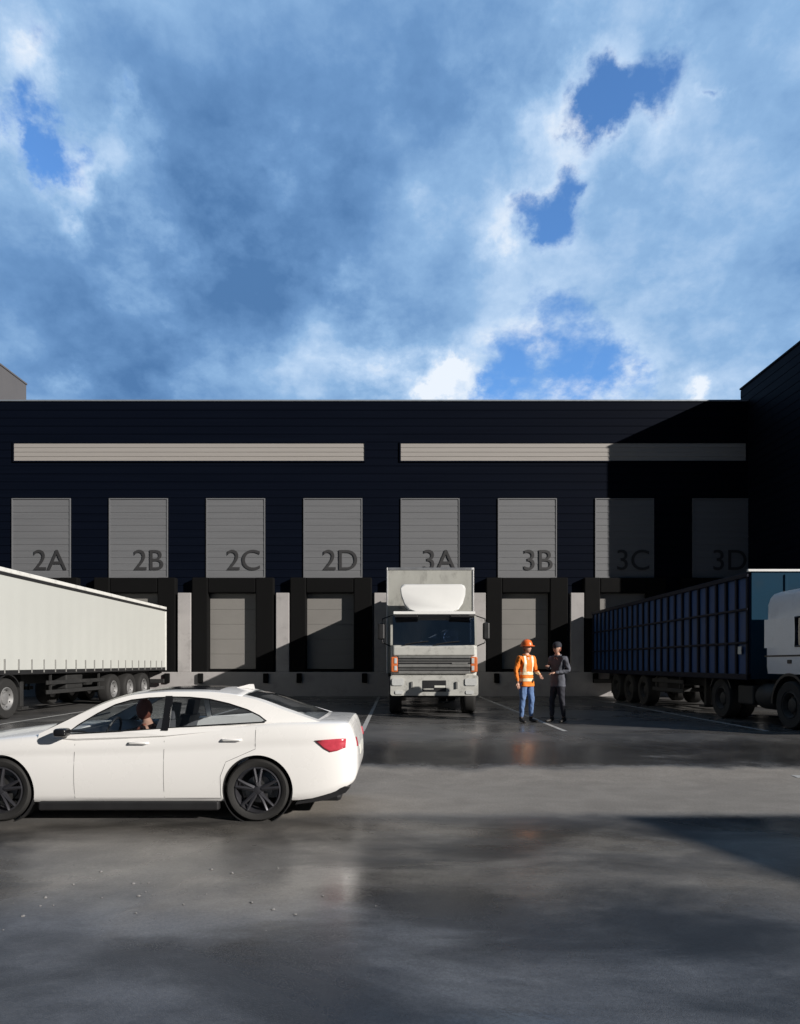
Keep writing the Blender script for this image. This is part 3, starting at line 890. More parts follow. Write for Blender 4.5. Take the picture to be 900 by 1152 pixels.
def person(label, loc, rz, top, legs, armL, armR, head_yaw=0, hat=None, s=1.0, legsep=.11, foot_turn=.2, step=0.0, pitch=0):
    """stands at origin facing -y; arms: (elbow, wrist) in body space"""
    root = thing('person', label, 'person', loc, rz)
    root.scale = (s, s, s)
    hipz = .93
    shL, shR = Vector((-.19, .01, 1.43)), Vector((.19, .01, 1.43))
    ankL, ankR = Vector((-legsep, -step, .085)), Vector((legsep, step, .085))
    kL, kR = Vector((-legsep * .95, -step * .5 - .03, .50)), Vector((legsep * .95, step * .5 - .03, .50))
    def torso(k): return [(0, 0, .95, (.165 * k, .118 * k)), (0, 0, 1.10, (.150 * k, .108 * k)), (0, .0, 1.28, (.172 * k, .118 * k)), (0, .005, 1.40, (.150 * k, .095 * k))]
    def arm(sh, e, wr, k): return [(0, .005, 1.40, (.150 * k, .095 * k)), (*sh, .066 * k), (*(Vector(sh) * .5 + Vector(e) * .5), .054 * k), (*e, .045 * k), (*(Vector(e) * .5 + Vector(wr) * .5), .040 * k), (*wr, .028 * k)]
    def leg(sg, kn, an, k): return [(0, 0, .95, (.165 * k, .118 * k)), (sg * .09, 0, .86, .088 * k), (sg * .098, -.01, .70, .080 * k), (*kn, .058 * k), (*(kn * .55 + an * .45 + Vector((0, .012, 0))), .055 * k), (*an, .040 * k)]
    body_ms = [skin_mesh([torso(.9) + [(0, .0, 1.50, .058), (0, -.012, 1.58, .055)], arm(shL, *armL, .82), arm(shR, *armR, .82), leg(-1, kL, ankL, .85), leg(1, kR, ankR, .85)])]
    body_ms.append(head_mesh(Vector((0, -.025, 1.665)), head_yaw, pitch))
    for (e, wr), sd in ((armL, 1), (armR, -1)):
        d = (Vector(wr) - Vector(e)).normalized(); body_ms += hand_chains(wr, d, sd)
    obj_me('body', join(body_ms), M['skin'], root)
    jk = skin_mesh([torso(1.05) + [(0, .0, 1.475, .075)], arm(shL, *armL, 1.18), arm(shR, *armR, 1.18)] + [[(0, 0, .95, (.165 * 1.05, .118 * 1.05)), (0, 0, .80, (.20, .150))]], 3)
    folds(jk, .013, 3.3 + loc[0])
    for v in jk.vertices:                   # the hem hangs clear of the hips
        k_ = max(0.0, min(1.0, (1.16 - v.co.z) / .2))
        if abs(v.co.x) < .24: v.co.x *= 1 + .14 * k_; v.co.y *= 1 + .12 * k_
    jk = obj_me('jacket', jk, top, root, 60)
    tr = skin_mesh([leg(-1, kL, ankL + Vector((0, 0, .02)), 1.16), leg(1, kR, ankR + Vector((0, 0, .02)), 1.16), [(0, 0, .95, (.165 * 1.02, .118 * 1.02)), (0, 0, 1.02, (.15, .105))]], 3)
    folds(tr, .011, 9.1 + loc[0], 18, 11)
    obj_me('trousers', tr, legs, root, 60)
    for sg, an in ((-1, ankL), (1, ankR)):
        f = Vector((sg * math.sin(foot_turn), -math.cos(foot_turn), 0))
        b_ = skin_mesh([[(*(an + Vector((0, .0, .06))), .050), (*(an + Vector((0, .025, -.035))), .047), (*(an + f * .08 + Vector((0, 0, -.042))), (.044, .040)), (*(an + f * .155 + Vector((0, 0, -.052))), (.042, .030)), (*(an + f * .19 + Vector((0, 0, -.055))), (.03, .024))]])
        for v in b_.vertices: v.co.z = max(v.co.z, .0)
        obj_me('boot', b_, M['boot'], root, 60)
    hm = Matrix.Translation((0, -.025, 1.665)) @ Matrix.Rotation(head_yaw, 4, 'Z') @ Matrix.Rotation(pitch, 4, 'X')
    bm = NB()
    for sx in (-.03, .03):
        r = bmesh.ops.create_uvsphere(bm, u_segments=8, v_segments=6, radius=.011)
        for v in r['verts']: v.co = hm @ (v.co + Vector((sx, -.083, .010)))
    obj('eye', bm, M['eye'], root)
    bm = NB(); tube(bm, [(.075 * math.cos(a), -.008 + .07 * math.sin(a), 1.50 + .02 * math.sin(a)) for a in [2 * math.pi * k / 20 for k in range(20)]], .021, 6, True)
    obj('collar', bm, top, root, 60)
    bm = NB(); bmesh.ops.create_uvsphere(bm, u_segments=20, v_segments=14, radius=1)
    bmesh.ops.delete(bm, geom=[f for f in bm.faces if f.calc_center_median().y < .05 - .5 * (f.calc_center_median().z > .45) or f.calc_center_median().z < -.55], context='FACES')
    for v in bm.verts: v.co = hm @ Vector((v.co.x * .083, v.co.y * .103, v.co.z * .122))
    obj('hair', bm, M['hair'], root, 60)
    if hat == 'helmet':
        bm = NB(); lathe(bm, [(.116, 0), (.118, .03), (.112, .07), (.09, .115), (.05, .142), (.001, .15)], 'Z', 28)
        lathe(bm, [(.105, -.004), (.135, -.008), (.135, .004), (.105, .012)], 'Z', 28, close=True)
        tube(bm, [(0, -.105, .06), (0, -.075, .115), (0, 0, .150), (0, .075, .115), (0, .105, .06)], .012, 6)
        for v in bm.verts:
            v.co.y *= 1.12
            if v.co.y < -.12 and v.co.z < .02: v.co.y -= .035
            v.co = hm @ (v.co + Vector((0, .008, .040)))
        obj('hard_hat', bm, M['helmet'], root, 50)
    else:
        bm = NB(); lathe(bm, [(.088, -.02), (.092, .01), (.088, .05), (.066, .09), (.03, .105), (.001, .108)], 'Z', 28)
        for v in bm.verts:
            v.co.y *= 1.16
            v.co = hm @ (v.co + Vector((0, .014, .038)))
        obj('cap', bm, M['darkcloth'], root, 50)
    return root, jk, skin_mesh

# worker in orange
Yp = 15.4
p1, jk, _ = person('worker in orange hi-vis jacket, hard hat and blue jeans facing a colleague', (3.02, Yp, 0), R(28), M['hivis'], M['jeans'],
           ((-.265, .03, 1.15), (-.285, -.06, .90)), ((.28, .02, 1.16), (.22, -.19, 1.06)), head_yaw=R(20), hat='helmet', s=1.035, legsep=.135)
# reflective bands cut from the jacket's own surface
def band(par, src, z0, z1, grow=.007, xmax=.235):
    b_ = NB(); b_.from_mesh(src.data)
    for pl in ((z0, (0, 0, -1)), (z1, (0, 0, 1))):
        bmesh.ops.bisect_plane(b_, geom=b_.verts[:] + b_.edges[:] + b_.faces[:], plane_co=(0, 0, pl[0]), plane_no=pl[1], clear_outer=True)
    bmesh.ops.delete(b_, geom=[f for f in b_.faces if abs(f.calc_center_median().x) > xmax], context='FACES')
    b_.normal_update()
    for v in b_.verts: v.co += v.normal * grow
    obj('reflective_band', b_, M['reflect'], par, 60)
band(jk, jk, 1.065, 1.13); band(jk, jk, .92, .985)
b_ = NB(); b_.from_mesh(jk.data)
for sx in (-.105, .105):
    b3 = b_.copy()
    for pl in (((sx - .028, 0, 0), (-1, 0, 0)), ((sx + .028, 0, 0), (1, 0, 0)), ((0, 0, 1.134), (0, 0, -1))):
        bmesh.ops.bisect_plane(b3, geom=b3.verts[:] + b3.edges[:] + b3.faces[:], plane_co=pl[0], plane_no=pl[1], clear_outer=True)
    b3.normal_update()
    for v in b3.verts: v.co += v.normal * .006
    obj('reflective_brace', b3, M['reflect'], jk, 60)
b_.free()
# colleague in dark clothes
p2, jk2, _ = person('man in dark jacket, cap and dark trousers with one arm raised to his chest', (3.75, Yp + .02, 0), R(-52), M['jacketblue'], M['darkcloth'],
           ((-.30, .06, 1.20), (-.10, -.22, 1.26)), ((.26, .07, 1.16), (.10, -.22, 1.12)), head_yaw=R(-10), s=1.03, legsep=.12, step=.06, pitch=R(8))

# driver
drv = thing('person', 'driver in rust coloured top sitting behind the wheel of the white sedan', 'person', (-1.515 - 1.46, 8.205 - .38, -.37 + .50), R(-90))
hd = head_mesh(Vector((0, .02, .695)), R(-35))
bd = [hd, skin_mesh([[(0, 0, .08, (.15, .11)), (0, .05, .30, (.15, .11)), (0, .08, .46, (.13, .09)), (0, .06, .56, .052), (0, .04, .62, .05)],
                     [(0, .08, .46, (.13, .09)), (-.18, .07, .46, .055), (-.21, -.10, .27, .043), (-.13, -.36, .36, .028)],
                     [(0, .08, .46, (.13, .09)), (.18, .07, .46, .055), (.21, -.10, .27, .043), (.13, -.36, .36, .028)],
                     [(0, 0, .08, (.15, .11)), (-.10, -.2, .08, .075), (-.11, -.42, .07, .06), (-.11, -.62, -.05, .05)],
                     [(0, 0, .08, (.15, .11)), (.10, -.2, .08, .075), (.11, -.42, .07, .06), (.11, -.62, -.05, .05)]])]
bd += hand_chains((-.13, -.36, .36), (.1, -1, .3), 1, .9) + hand_chains((.13, -.36, .36), (-.1, -1, .3), -1, .9)
obj_me('body', join(bd), M['skin'], drv)
obj_me('sweater', skin_mesh([[(0, 0, .06, (.17, .125)), (0, .05, .30, (.172, .125)), (0, .08, .46, (.15, .10)), (0, .065, .54, .065)],
                     [(0, .08, .46, (.15, .10)), (-.18, .07, .46, .072), (-.21, -.10, .27, .056), (-.14, -.33, .35, .038)],
                     [(0, .08, .46, (.15, .10)), (.18, .07, .46, .072), (.21, -.10, .27, .056), (.14, -.33, .35, .038)]]), M['orangetop'], drv, 60)
obj_me('trousers', skin_mesh([[(0, 0, .08, (.165, .12)), (-.10, -.2, .08, .088), (-.11, -.42, .07, .072), (-.11, -.60, -.05, .06)], [(0, 0, .08, (.165, .12)), (.10, -.2, .08, .088), (.11, -.42, .07, .072), (.11, -.60, -.05, .06)]]), M['jeans'], drv, 60)
bm = NB(); bmesh.ops.create_uvsphere(bm, u_segments=20, v_segments=14, radius=1)
bmesh.ops.delete(bm, geom=[f for f in bm.faces if f.calc_center_median().y < -.25 and f.calc_center_median().z < .62], context='FACES')
for v in bm.verts: v.co = Matrix.Translation((0, .02, .70)) @ Matrix.Rotation(R(-35), 4, 'Z') @ Vector((v.co.x * .088, v.co.y * .108 + .008, v.co.z * .128))
obj('hair', bm, M['hair'], drv, 60)

# ------------------------------------------------------------------ grey box truck at bay 3A (front towards -Y)
bt = thing('box_truck', 'weathered grey box truck with white roof deflector backed against bay 3A', 'truck', (.99, 17.1, 0))
bm = NB(); box(bm, -1.235, 1.235, 2.0, 10.33, 1.08, 4.08, .03)
bx = obj('cargo_box', bm, M['truckgrey'], bt)
bm = NB()
for xx in (-1.235, 1.235): box(bm, xx - .02, xx + .02, 1.985, 10.335, 4.03, 4.11, .01)
box(bm, -1.21, 1.21, 1.98, 2.03, 4.035, 4.105, .01)
for xx in (-1.23, 1.23): box(bm, xx - .022, xx + .022, 1.982, 2.04, 1.08, 4.03, .008)
objs('edge_rail', bm, M['alu'], bx)
# cab: rounded hollow shell: sections up the height, front curved
def cab_ring(w_, y0, y1, r, z, n=6):
    o = rrect(-w_, w_, y0, y1, r, n); return [(x, y, z) for x, y in o]
bm = NB()
loft(bm, [cab_ring(1.10, .06, 1.9, .10, 1.00), cab_ring(1.115, .03, 1.9, .12, 1.25), cab_ring(1.12, .02, 1.9, .13, 1.55), cab_ring(1.12, .04, 1.9, .13, 1.83)])
obj('cab', bm, M['cabgrey'], bt, 40)
bm = NB()
loft(bm, [cab_ring(1.06, .22, 1.9, .13, 2.60), cab_ring(1.05, .24, 1.9, .14, 2.66), cab_ring(1.00, .32, 1.86, .16, 2.71), cab_ring(.9, .42, 1.8, .2, 2.73)])
obj('cab_roof', bm, M['cabgrey'], bt, 40)
bm = NB(); box(bm, -1.05, 1.05, 1.80, 1.9, 1.83, 2.6)      # rear cab wall
for s in (-1, 1):
    prism(bm, [(.055, 1.83), (.15, 1.83), (.31, 2.60), (.215, 2.60)], 'X', s * 1.085 - .035, s * 1.085 + .022)
    prism(bm, [(1.25, 1.83), (1.80, 1.83), (1.80, 2.60), (1.25, 2.60)], 'X', s * 1.075 - .03, s * 1.075 + .03)
objs('cab_pillar', bm, M['truckgrey'], bt)
bm = NB()
rows = [[(x, .055 + (zz - 1.83) * .205 - .05 * (1 - (x / 1.05) ** 2), zz) for x in [-1.055 + 2.11 * k / 16 for k in range(17)]] for zz in (1.83, 2.1, 2.35, 2.61)]
L = [[bm.verts.new(p) for p in r] for r in rows]
for a, b_ in zip(L, L[1:]):
    for i in range(16): bm.faces.new((a[i], a[i + 1], b_[i + 1], b_[i]))
wsn = obj('windscreen', bm, M['tintglass'], bt, 60)
if sum(p.normal.y for p in wsn.data.polygons) > 0: wsn.data.flip_normals()
bm = NB()
for (x0, x1) in ((-.75, -.15), (.05, .65)): tube(bm, [(x0, -.01, 1.85), (x0 + .3, .0, 1.90), (x1, .01, 1.93)], .014, 6)
objs('wiper', bm, M['black'], wsn)
for s in (-1, 1):
    bm = NB(); prism(bm, [(.17, 1.84), (1.24, 1.84), (1.24, 2.59), (.32, 2.59)], 'X', s * 1.09 - .006, s * 1.09 + .006); obj('side_window', bm, M['truckglass'], bt)
# interior
bm = NB(); box(bm, -1.03, 1.03, .30, .62, 1.6, 1.92, .06); obj('dashboard', bm, M['black'], bt)
bm = NB(); tube(bm, [(.52 + .24 * math.cos(a), .55 + .09 * math.sin(a), 2.06 + .20 * math.sin(a)) for a in [2 * math.pi * k / 24 for k in range(24)]], .022, 6, True)
tube(bm, [(.52, .62, 1.85), (.52, .55, 2.06)], .03, 6); tube(bm, [(.30, .55, 2.06), (.74, .55, 2.06)], .016, 6)
obj('steering_wheel', bm, M['silver'], bt)
for s in (-.5, .5):
    bm = NB(); box(bm, s - .25, s + .25, 1.35, 1.55, 1.5, 2.3, .06); box(bm, s - .25, s + .25, .95, 1.4, 1.45, 1.65, .05); obj('seat', bm, M['seat'], bt)
# deflector: wide at the top, narrowing downwards
bm = NB()
def defl(y, k, dz):
    o = []
    for (x, z) in [(-.50, 2.70), (.50, 2.70), (.64, 2.76), (.76, 2.92), (.84, 3.16), (.86, 3.34), (.83, 3.42), (.76, 3.46), (-.76, 3.46), (-.83, 3.42), (-.86, 3.34), (-.84, 3.16), (-.76, 2.92), (-.64, 2.76)]:
        o.append((x * k, y + (z - 2.7) * .62, 2.70 + (z - 2.70) * dz))
    return o
loft(bm, [defl(.02, .93, .95), defl(.04, .985, .985), defl(.10, 1.0, 1.0), defl(.55, 1.0, 1.0), defl(.95, .97, .97)])
obj('roof_deflector', bm, M['deflector'], bt, 50)
bm = NB()
prism(bm, [(-.10, 2.60), (-.13, 2.62), (-.11, 2.685), (.0, 2.70), (.20, 2.69)], 'X', -1.04, 1.04); vz = obj('sun_visor', bm, M['deflector'], bt)
bm = NB()
for s in (-1, 1): box(bm, s * .72 - .30, s * .72 + .30, -.09, .16, 2.545, 2.597, .01)
objs('visor_edge', bm, M['black'], vz)
# upper panel, grille, lamps
bm = NB(); box(bm, -1.05, 1.05, -.035, .06, 1.56, 1.80, .03); obj('front_panel', bm, M['cabgrey'], bt)
bm = NB(); box(bm, -.93, .93, -.015, .05, 1.12, 1.54, .01); gr = obj('grille', bm, M['black'], bt)
bm = NB()
box(bm, -.92, .92, -.04, -.012, 1.27, 1.34, .008); box(bm, -.92, .92, -.04, -.012, 1.50, 1.555, .008); box(bm, -.92, .92, -.04, -.012, 1.10, 1.17, .008)
for zz in (1.20, 1.235, 1.38, 1.42, 1.46): box(bm, -.92, .92, -.024, -.012, zz, zz + .012)
box(bm, .45, .85, -.05, -.03, 1.345, 1.385, .004)
objs('grille_bar', bm, M['silver'], gr)
for s in (-1, 1):
    bm = NB(); box(bm, s * 1.02 - .09, s * 1.02 + .09, -.03, .14, 1.14, 1.53, .025)
    lp = obj('indicator_lamp', bm, M['orange'], bt)
    bm = NB(); box(bm, s * .99 - .035, s * .99 + .035, -.042, -.028, 1.18, 1.30, .008); box(bm, s * .99 - .035, s * .99 + .035, -.042, -.028, 1.36, 1.50, .008); objs('lamp_lens', bm, M['lampglass'], lp)
bm = NB(); prism(bm, rrect(-1.12, 1.12, .54, 1.06, .06), 'Y', -.10, .22); bp_ = obj('bumper', bm, M['cabgrey'], bt)
bm = NB(); box(bm, -.30, .30, -.115, -.098, .64, .93, .01); obj('bumper_recess', bm, M['black'], bp_)
bm = NB(); box(bm, .0, .28, -.125, -.117, .745, .80, .003); box(bm, -.28, -.02, -.122, -.117, .70, .72); obj('number_plate', bm, M['plate'], bp_)
for s in (-1, 1):
    bm = NB(); prism(bm, rrect(s * .93 - .15, s * .93 + .15, .80, .98, .04), 'Y', -.125, -.095); obj('head_lamp', bm, M['lampglass'], bp_)
    bm = NB(); prism(bm, rrect(s * .90 - .10, s * .90 + .10, .58, .67, .03), 'Y', -.12, -.098); obj('fog_lamp', bm, M['lampglass'], bp_)
    bm = NB(); box(bm, s * .57 - .03, s * .57 + .03, -.14, -.098, .72, .90, .01); obj('tow_hook', bm, M['silver'], bp_)
    bm = NB(); box(bm, s * 1.36 - .09, s * 1.36 + .09, .14, .24, 1.98, 2.42, .04)
    mo = obj('mirror', bm, M['black'], bt)
    bm = NB(); tube(bm, [(s * 1.06, .3, 2.62), (s * 1.33, .2, 2.52), (s * 1.36, .2, 2.2), (s * 1.33, .2, 1.90), (s * 1.1, .25, 1.8)], .018, 6); obj('mirror_arm', bm, M['black'], mo)
    make_wheel(bt, (s * .99, 1.22, .49), .49, .33, 'dark', s)
    for dx in (.0, -.33): make_wheel(bt, (s * (1.05 + dx), 7.4, .49), .49, .29, 'dark', s)
    bm = NB(); lathe(bm, [(.60, s * .84 - .0), (.60, s * 1.13), (.57, s * 1.13), (.57, s * .84)], 'X', 32, (0, 1.22, .49), close=True)
    bmesh.ops.delete(bm, geom=[v for v in bm.verts if v.co.z < .62], context='VERTS'); obj('mudguard', bm, M['black'], bt)
bm = NB()
for s in (-1, 1): box(bm, s * .42 - .05, s * .42 + .05, .2, 10.2, .72, .98, .01)
box(bm, -1.0, 1.0, 1.17, 1.27, .43, .55, .02); box(bm, -1.0, 1.0, 7.33, 7.47, .42, .56, .02); box(bm, -1.2, 1.2, 2.1, 10.3, .98, 1.077)
box(bm, -.5, .5, .4, 1.9, .55, 1.0, .05); box(bm, -1.1, 1.1, 10.1, 10.2, .5, .6)
obj('chassis', bm, M['chassis'], bt)
bm = NB(); box(bm, .45, 1.05, 3.0, 4.0, .45, .95, .08); obj('fuel_tank', bm, M['silver'], bt)

# ------------------------------------------------------------------ articulated trucks
def tractor(root, yr, yf, ax_f, ax_d, hw, roof, m):
    """cab-over tractor: cab from yr (rear) to yf (front, smaller y)"""
    yw = yr - 1.0                        # rear edge of the door window
    bm = NB()
    def rg(w_, a, b_, r, z): return [(x, y, z) for x, y in rrect(-w_, w_, a, b_, r, 5)]
    loft(bm, [rg(hw - .03, yf + .02, yr, .12, 1.14), rg(hw, yf, yr, .14, 1.3), rg(hw, yf + .02, yr, .14, 1.70)])
    cab_ = obj('cab', bm, m, root, 40)
    bm = NB()
    loft(bm, [rg(hw - .02, yf + .22, yr, .14, 2.32), rg(hw - .03, yf + .25, yr, .14, roof - .26), rg(hw - .05, yf + .30, yr - .05, .14, roof - .12), rg(hw - .09, yf + .36, yr - .12, .14, roof - .035), rg(hw - .17, yf + .46, yr - .22, .14, roof)])
    obj('cab_roof', bm, m, root, 50)
    bm = NB()
    for s in (-1, 1):
        prism(bm, [(yr - 1.12, 1.70), (yr, 1.70), (yr, 2.32), (yr - 1.12, 2.32)], 'X', s * (hw - .03) - .03, s * (hw - .03) + .027)
        prism(bm, [(yf + .02, 1.70), (yf + .14, 1.70), (yf + .35, 2.32), (yf + .22, 2.32)], 'X', s * (hw - .05) - .03, s * (hw - .05) + .03)
    box(bm, -hw + .06, hw - .06, yr - .08, yr, 1.7, 2.32)
    objs('cab_pillar', bm, m, root)
    for s in (-1, 1):
        bm = NB(); prism(bm, [(yf + .145, 1.70), (yr - 1.125, 1.70), (yr - 1.125, 2.32), (yf + .355, 2.32)], 'X', s * (hw - .03) - .005, s * (hw - .03) + .005); wdw = obj('side_window', bm, M['truckglass'], root)
        bm = NB(); tube(bm, [(s * (hw - .005), a, b_) for a, b_ in ((yf + .16, 1.715), (yr - 1.14, 1.715), (yr - 1.14, 2.305), (yf + .36, 2.305))], .025, 6, True); obj('window_trim', bm, M['black'], wdw)
        bm = NB(); box(bm, s * hw - .006, s * hw + .006, yf + .3, yr - .02, 1.505, 1.54); obj('cab_trim', bm, M['black'], root)
        bm = NB(); box(bm, s * hw - .02, s * hw + .03, yr - 1.02, yr - .88, 1.36, 1.44, .012); obj('door_handle', bm, M['black'], root)
        bm = NB(); box(bm, s * (hw + .22) - .10, s * (hw + .22) + .10, yf + .05, yf + .16, 1.75, 2.35, .04); mo = obj('mirror', bm, M['black'], root)
        bm = NB(); tube(bm, [(s * (hw - .05), yf + .3, 2.3), (s * (hw + .2), yf + .14, 2.3)], .02, 6); obj('mirror_arm', bm, M['black'], mo)
        make_wheel(root, (s * (hw - .18), ax_f, .5), .5, .33, 'truck' if m is M['truckwhite'] else 'dark', s)
        for dx in (.0, -.34): make_wheel(root, (s * (hw - .16 + dx), ax_d, .5), .5, .30, 'truck' if m is M['truckwhite'] else 'dark', s)
        bm = NB(); lathe(bm, [(.66, s * (hw - .38)), (.66, s * (hw - .01)), (.60, s * (hw - .01)), (.60, s * (hw - .38))], 'X', 40, (0, ax_f, .5), close=True)
        bmesh.ops.delete(bm, geom=[v for v in bm.verts if v.co.z < .5], context='VERTS'); obj('wheel_arch', bm, M['black'], root)
        bm = NB(); lathe(bm, [(.60, s * (hw - .66)), (.60, s * (hw - .0)), (.57, s * (hw - .0)), (.57, s * (hw - .66))], 'X', 40, (0, ax_d, .5), close=True)
        bmesh.ops.delete(bm, geom=[v for v in bm.verts if v.co.z < .75], context='VERTS'); obj('mudguard', bm, M['black'], root)
        bm = NB(); n_ = (ax_d - .72 - (ax_f + .72))
        y0 = ax_f + .72; y1 = ax_d - .70
        ym = (y0 + y1) / 2
        lathe(bm, [(.001, y0), (.27, y0 + .01), (.29, y0 + .04), (.29, ym - .12), (.27, ym - .09), (.001, ym - .08)], 'Y', 24, (s * (hw - .33), 0, .62)); obj('fuel_tank', bm, M['chassis'], root, 40)
        bm = NB(); box(bm, s * (hw - .3) - .22, s * (hw - .3) + .22, ym + .05, y1, .4, .85, .04); obj('battery_box', bm, M['chassis'], root)
        bm = NB(); prism(bm, rrect(s * .85 - .16, s * .85 + .16, .68, .86, .04), 'Y', yf - .10, yf - .02); obj('head_lamp', bm, M['lampglass'], root)
    bm = NB()
    rows = [[(x, yf + .03 + (zz - 1.7) * .35, zz) for x in (-hw + .12, 0, hw - .12)] for zz in (1.70, 2.32)]
    L = [[bm.verts.new(p) for p in r] for r in rows]
    for a, b_ in zip(L, L[1:]):
        for i in range(2): bm.faces.new((a[i], a[i + 1], b_[i + 1], b_[i]))
    wo = obj('windscreen', bm, M['truckglass'], root)
    if sum(p.normal.y for p in wo.data.polygons) > 0: wo.data.flip_normals()
    bm = NB(); prism(bm, rrect(-hw + .02, hw - .02, .42, 1.13, .06), 'Y', yf - .06, yf + .5); obj('bumper', bm, m, root)
    bm = NB(); box(bm, -.85, .85, yf - .03, yf + .02, 1.2, 1.62, .02); obj('grille', bm, M['black'], root)
    bm = NB(); box(bm, -hw + .15, hw - .15, yf + .5, yf + .8, 1.5, 1.8, .05); obj('dashboard', bm, M['black'], root)
    for s in (-.55, .55):
        bm = NB(); box(bm, s - .25, s + .25, yr - .75, yr - .55, 1.3, 2.3, .06); obj('seat', bm, M['seat'], root)
    bm = NB()
    for s in (-1, 1): box(bm, s * .42 - .05, s * .42 + .05, yf + .5, ax_d + .9, .68, .95, .01)
    box(bm, -.5, .5, ax_d - .5, ax_d + .5, .95, 1.05, .02)
    box(bm, -1.0, 1.0, ax_f - .06, ax_f + .06, .42, .56, .02); box(bm, -1.0, 1.0, ax_d - .08, ax_d + .08, .42, .58, .02)
    obj('chassis', bm, M['chassis'], root)

def trailer_gear(root, yfront, axles, hw, zb, rim):
    for y in axles:
        for s in (-1, 1): make_wheel(root, (s * (hw - .20), y, .5), .5, .38, rim, s)
    bm = NB()
    for s in (-1, 1): box(bm, s * .5 - .06, s * .5 + .06, yfront + .4, -.1, zb - .28, zb - .003, .01)
    for y in axles: box(bm, -1.0, 1.0, y - .07, y + .07, .43, .57, .02)
    box(bm, -.5, .5, axles[0] - .5, axles[-1] + .5, .66, zb - .29)
    box(bm, -hw + .05, hw - .05, -.12, -.02, .55, .72, .02)
    obj('chassis', bm, M['chassis'], root)
    for s in (-1, 1):
        bm = NB(); yl = yfront + 3.1
        box(bm, s * .72 - .07, s * .72 + .07, yl - .07, yl + .07, .22, zb - .02, .01); box(bm, s * .72 - .16, s * .72 + .16, yl - .16, yl + .16, .16, .22, .01)
        obj('landing_leg', bm, M['chassis'], root)
        bm = NB()
        for zz in (.52, .78): box(bm, s * (hw - .06) - .02, s * (hw - .06) + .02, yfront + 3.6, axles[0] - .7, zz, zz + .11, .008)
        for yy in (yfront + 3.9, axles[0] - 1.0): box(bm, s * (hw - .10) - .03, s * (hw - .10) + .02, yy - .03, yy + .03, .5, zb - .02)
        obj('side_guard', bm, M['chassis'], root)
        bm = NB(); box(bm, s * (hw - .35) - .25, s * (hw - .35) + .25, yfront + 4.8, yfront + 5.8, .62, zb - .05, .03); obj('pallet_box', bm, M['chassis'], root)
        for y in (axles[-1] + .56,):
            bm = NB(); box(bm, s * (hw - .22) - .19, s * (hw - .22) + .19, y, y + .02, .25, .9); obj('mud_flap', bm, M['rubber'], root)
        bm = NB(); box(bm, s * (hw - .35) - .18, s * (hw - .35) + .18, -.02, .004, .6, .7, .005); obj('tail_lamp', bm, M['tail'], root)

# white curtain-sided truck, bay 2B
lt = thing('articulated_truck', 'white curtain sided articulated truck backed into the dock marked 2B', 'truck', (-10.675, 27.45, 0))
hw = 1.225; yf = -12.9
bm = NB()
# curtain with light folds
for s in (-1, 1):
    n = 160; rows = []
    for zz in (1.20, 1.45, 2.0, 2.8, 3.3, 3.485):
        row = []
        for k in range(n + 1):
            y = yf + .06 + (-.12 - yf) * k / n
            amp = .004 * math.sin(y * 2 * math.pi / .6) * (1 if zz < 3.4 else .2) + .006 * math.sin(y * 1.3 + zz)
            row.append((s * (hw + amp * (.6 if zz < 2.5 else .35)), y, zz))
        rows.append(row)
    L = [[bm.verts.new(p) for p in r] for r in rows]
    for a, b_ in zip(L, L[1:]):
        for i in range(n): bm.faces.new((a[i], a[i + 1], b_[i + 1], b_[i]))
cu = obj('side_curtain', bm, M['curtain'], lt, 60)
bm = NB()
k = 0; y = yf + .35
while y < -.2:
    for s in (-1, 1):
        box(bm, s * (hw + .012) - .012, s * (hw + .012) + .012, y - .02, y + .02, 1.12, 1.47, .004, 1)
    y += .6
objs('strap', bm, M['silver'], cu)
bm = NB(); box(bm, -hw + .05, hw - .05, yf + .05, -.05, 1.15, 3.5); box(bm, -hw - .01, hw + .01, yf, 0, 1.08, 1.20, .01)
obj('load_bed', bm, M['black'], lt)
bm = NB()
box(bm, -hw - .02, hw + .02, yf, 0, 3.49, 3.565, .008)
rl = obj('curtain_rail', bm, M['black'], lt)
bm = NB(); box(bm, -hw - .025, hw + .025, yf - .01, .01, 3.568, 3.68, .02); obj('roof', bm, M['truckwhite'], lt)
bm = NB(); box(bm, -hw, hw, yf - .04, yf + .045, 1.1, 3.49, .02); obj('headboard', bm, M['truckwhite'], lt)
bm = NB(); 
for s in (-1, 1): box(bm, s * .61 - .60, s * .61 + .60, -.045, .02, 1.2, 3.48, .01)
objs('rear_door', bm, M['truckwhite'], lt)
bm = NB()
for s in (-1, 1): box(bm, s * (hw + .004) - .02, s * (hw + .004) + .02, -.11, .0, 1.08, 3.49, .006)
objs('corner_post', bm, M['truckwhite'], lt)
trailer_gear(lt, yf, (-5.0, -3.65, -2.3), hw, 1.08, 'truck')
tractor(lt, -14.0, -16.2, -14.9, -11.15, 1.2, 3.3, M['truckwhite'])

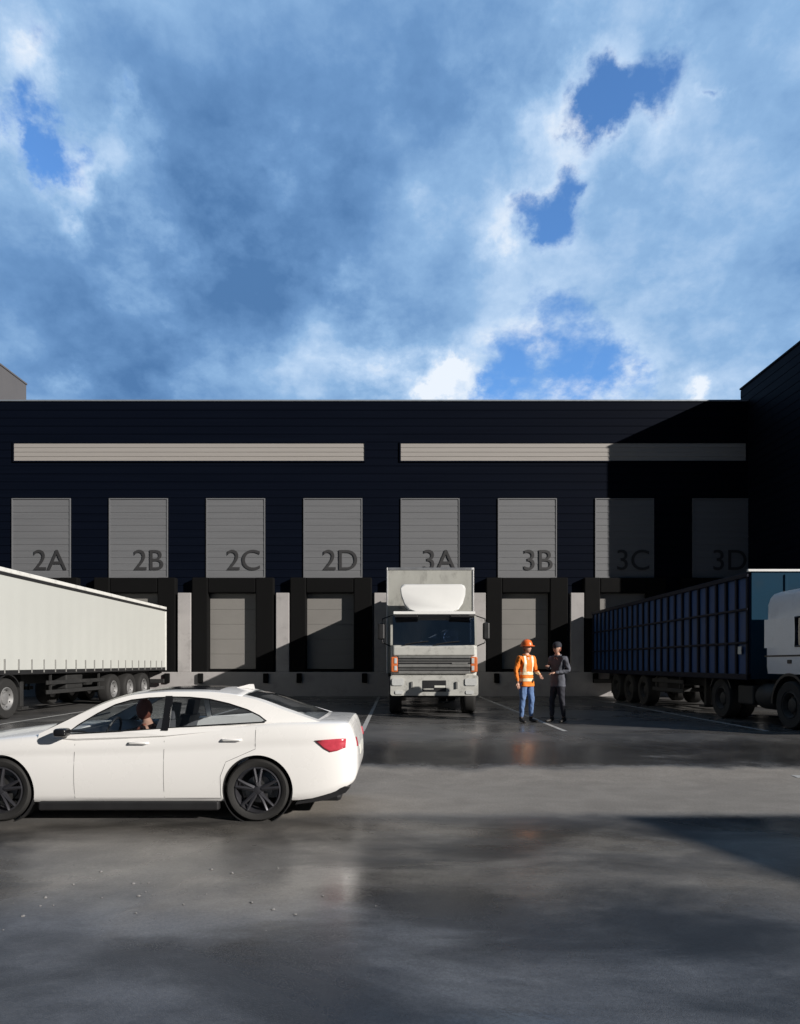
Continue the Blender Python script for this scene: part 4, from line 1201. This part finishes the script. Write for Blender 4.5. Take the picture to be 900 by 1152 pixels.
# blue trailer with white cab, bay 3C
rt = thing('articulated_truck', 'articulated truck with white cab and blue ribbed trailer backed into bay 3C', 'truck', (9.33, 27.45, 0))
yf = -12.15
bm = NB(); box(bm, -hw + .03, hw - .03, yf + .03, -.03, 1.06, 3.42); bb = obj('trailer_body', bm, M['blue'], rt)
bm = NB(); y = yf + .06; pitch = .49
ny = round((-.1 - y) / pitch); pitch = (-.1 - y) / ny
for s in (-1, 1):
    for k in range(ny + 1):
        yy = y + k * pitch
        box(bm, s * (hw - .008) - .028, s * (hw - .008) + .022, yy - .05, yy + .05, 1.10, 3.36, .012, 1)
objs('post', bm, M['bluedark'], bb)
bm = NB()
for s in (-1, 1):
    for (z0, z1) in ((1.81, 1.87), (2.58, 2.64)): box(bm, s * (hw + .008) - .04, s * (hw + .008) + .02, yf + .01, -.02, z0, z1, .01, 1)
objs('side_rail', bm, M['bluedark'], bb)
bm = NB(); 
for s in (-1, 1): box(bm, s * hw - .05, s * hw + .045, yf, 0, 3.345, 3.46, .015)
for s in (-1, 1): box(bm, s * hw - .05, s * hw + .045, yf, 0, .98, 1.12, .015)
objs('top_rail', bm, M['bluedark'], bb)
bm = NB(); prism(bm, [(-hw + .05, 1.0), (hw - .05, 1.0), (hw - .05, 3.44), (-hw + .05, 3.44)], 'Y', yf - .035, yf + .028)
for xx in (-.4, .4): box(bm, xx - .03, xx + .03, yf - .06, yf - .037, 1.1, 3.4, .01)
obj('headboard', bm, M['bluefront'], rt)
bm = NB(); box(bm, -hw - .05, hw + .05, yf - .07, yf + .0, 3.463, 3.52, .012); obj('front_rail', bm, M['deflector'], rt)
bm = NB(); box(bm, -hw + .06, hw - .06, yf + .05, -.05, 3.42, 3.45); obj('roof', bm, M['bluedark'], rt)
bm = NB(); box(bm, -hw - .027, -hw - .02, yf + .28, yf + .44, 1.58, 1.76, .002, 1); obj('notice_plate', bm, M['plate'], rt)
bm = NB()
for s in (-1, 1): box(bm, s * .61 - .60, s * .61 + .60, -.028, .02, 1.1, 3.34, .01)
objs('rear_door', bm, M['blue'], rt)
trailer_gear(rt, yf, (-5.6, -4.25, -2.9), hw, 1.0, 'dark')
tractor(rt, -12.75, -15.05, -13.65, -10.75, 1.2, 2.9, M['cabwhite'])
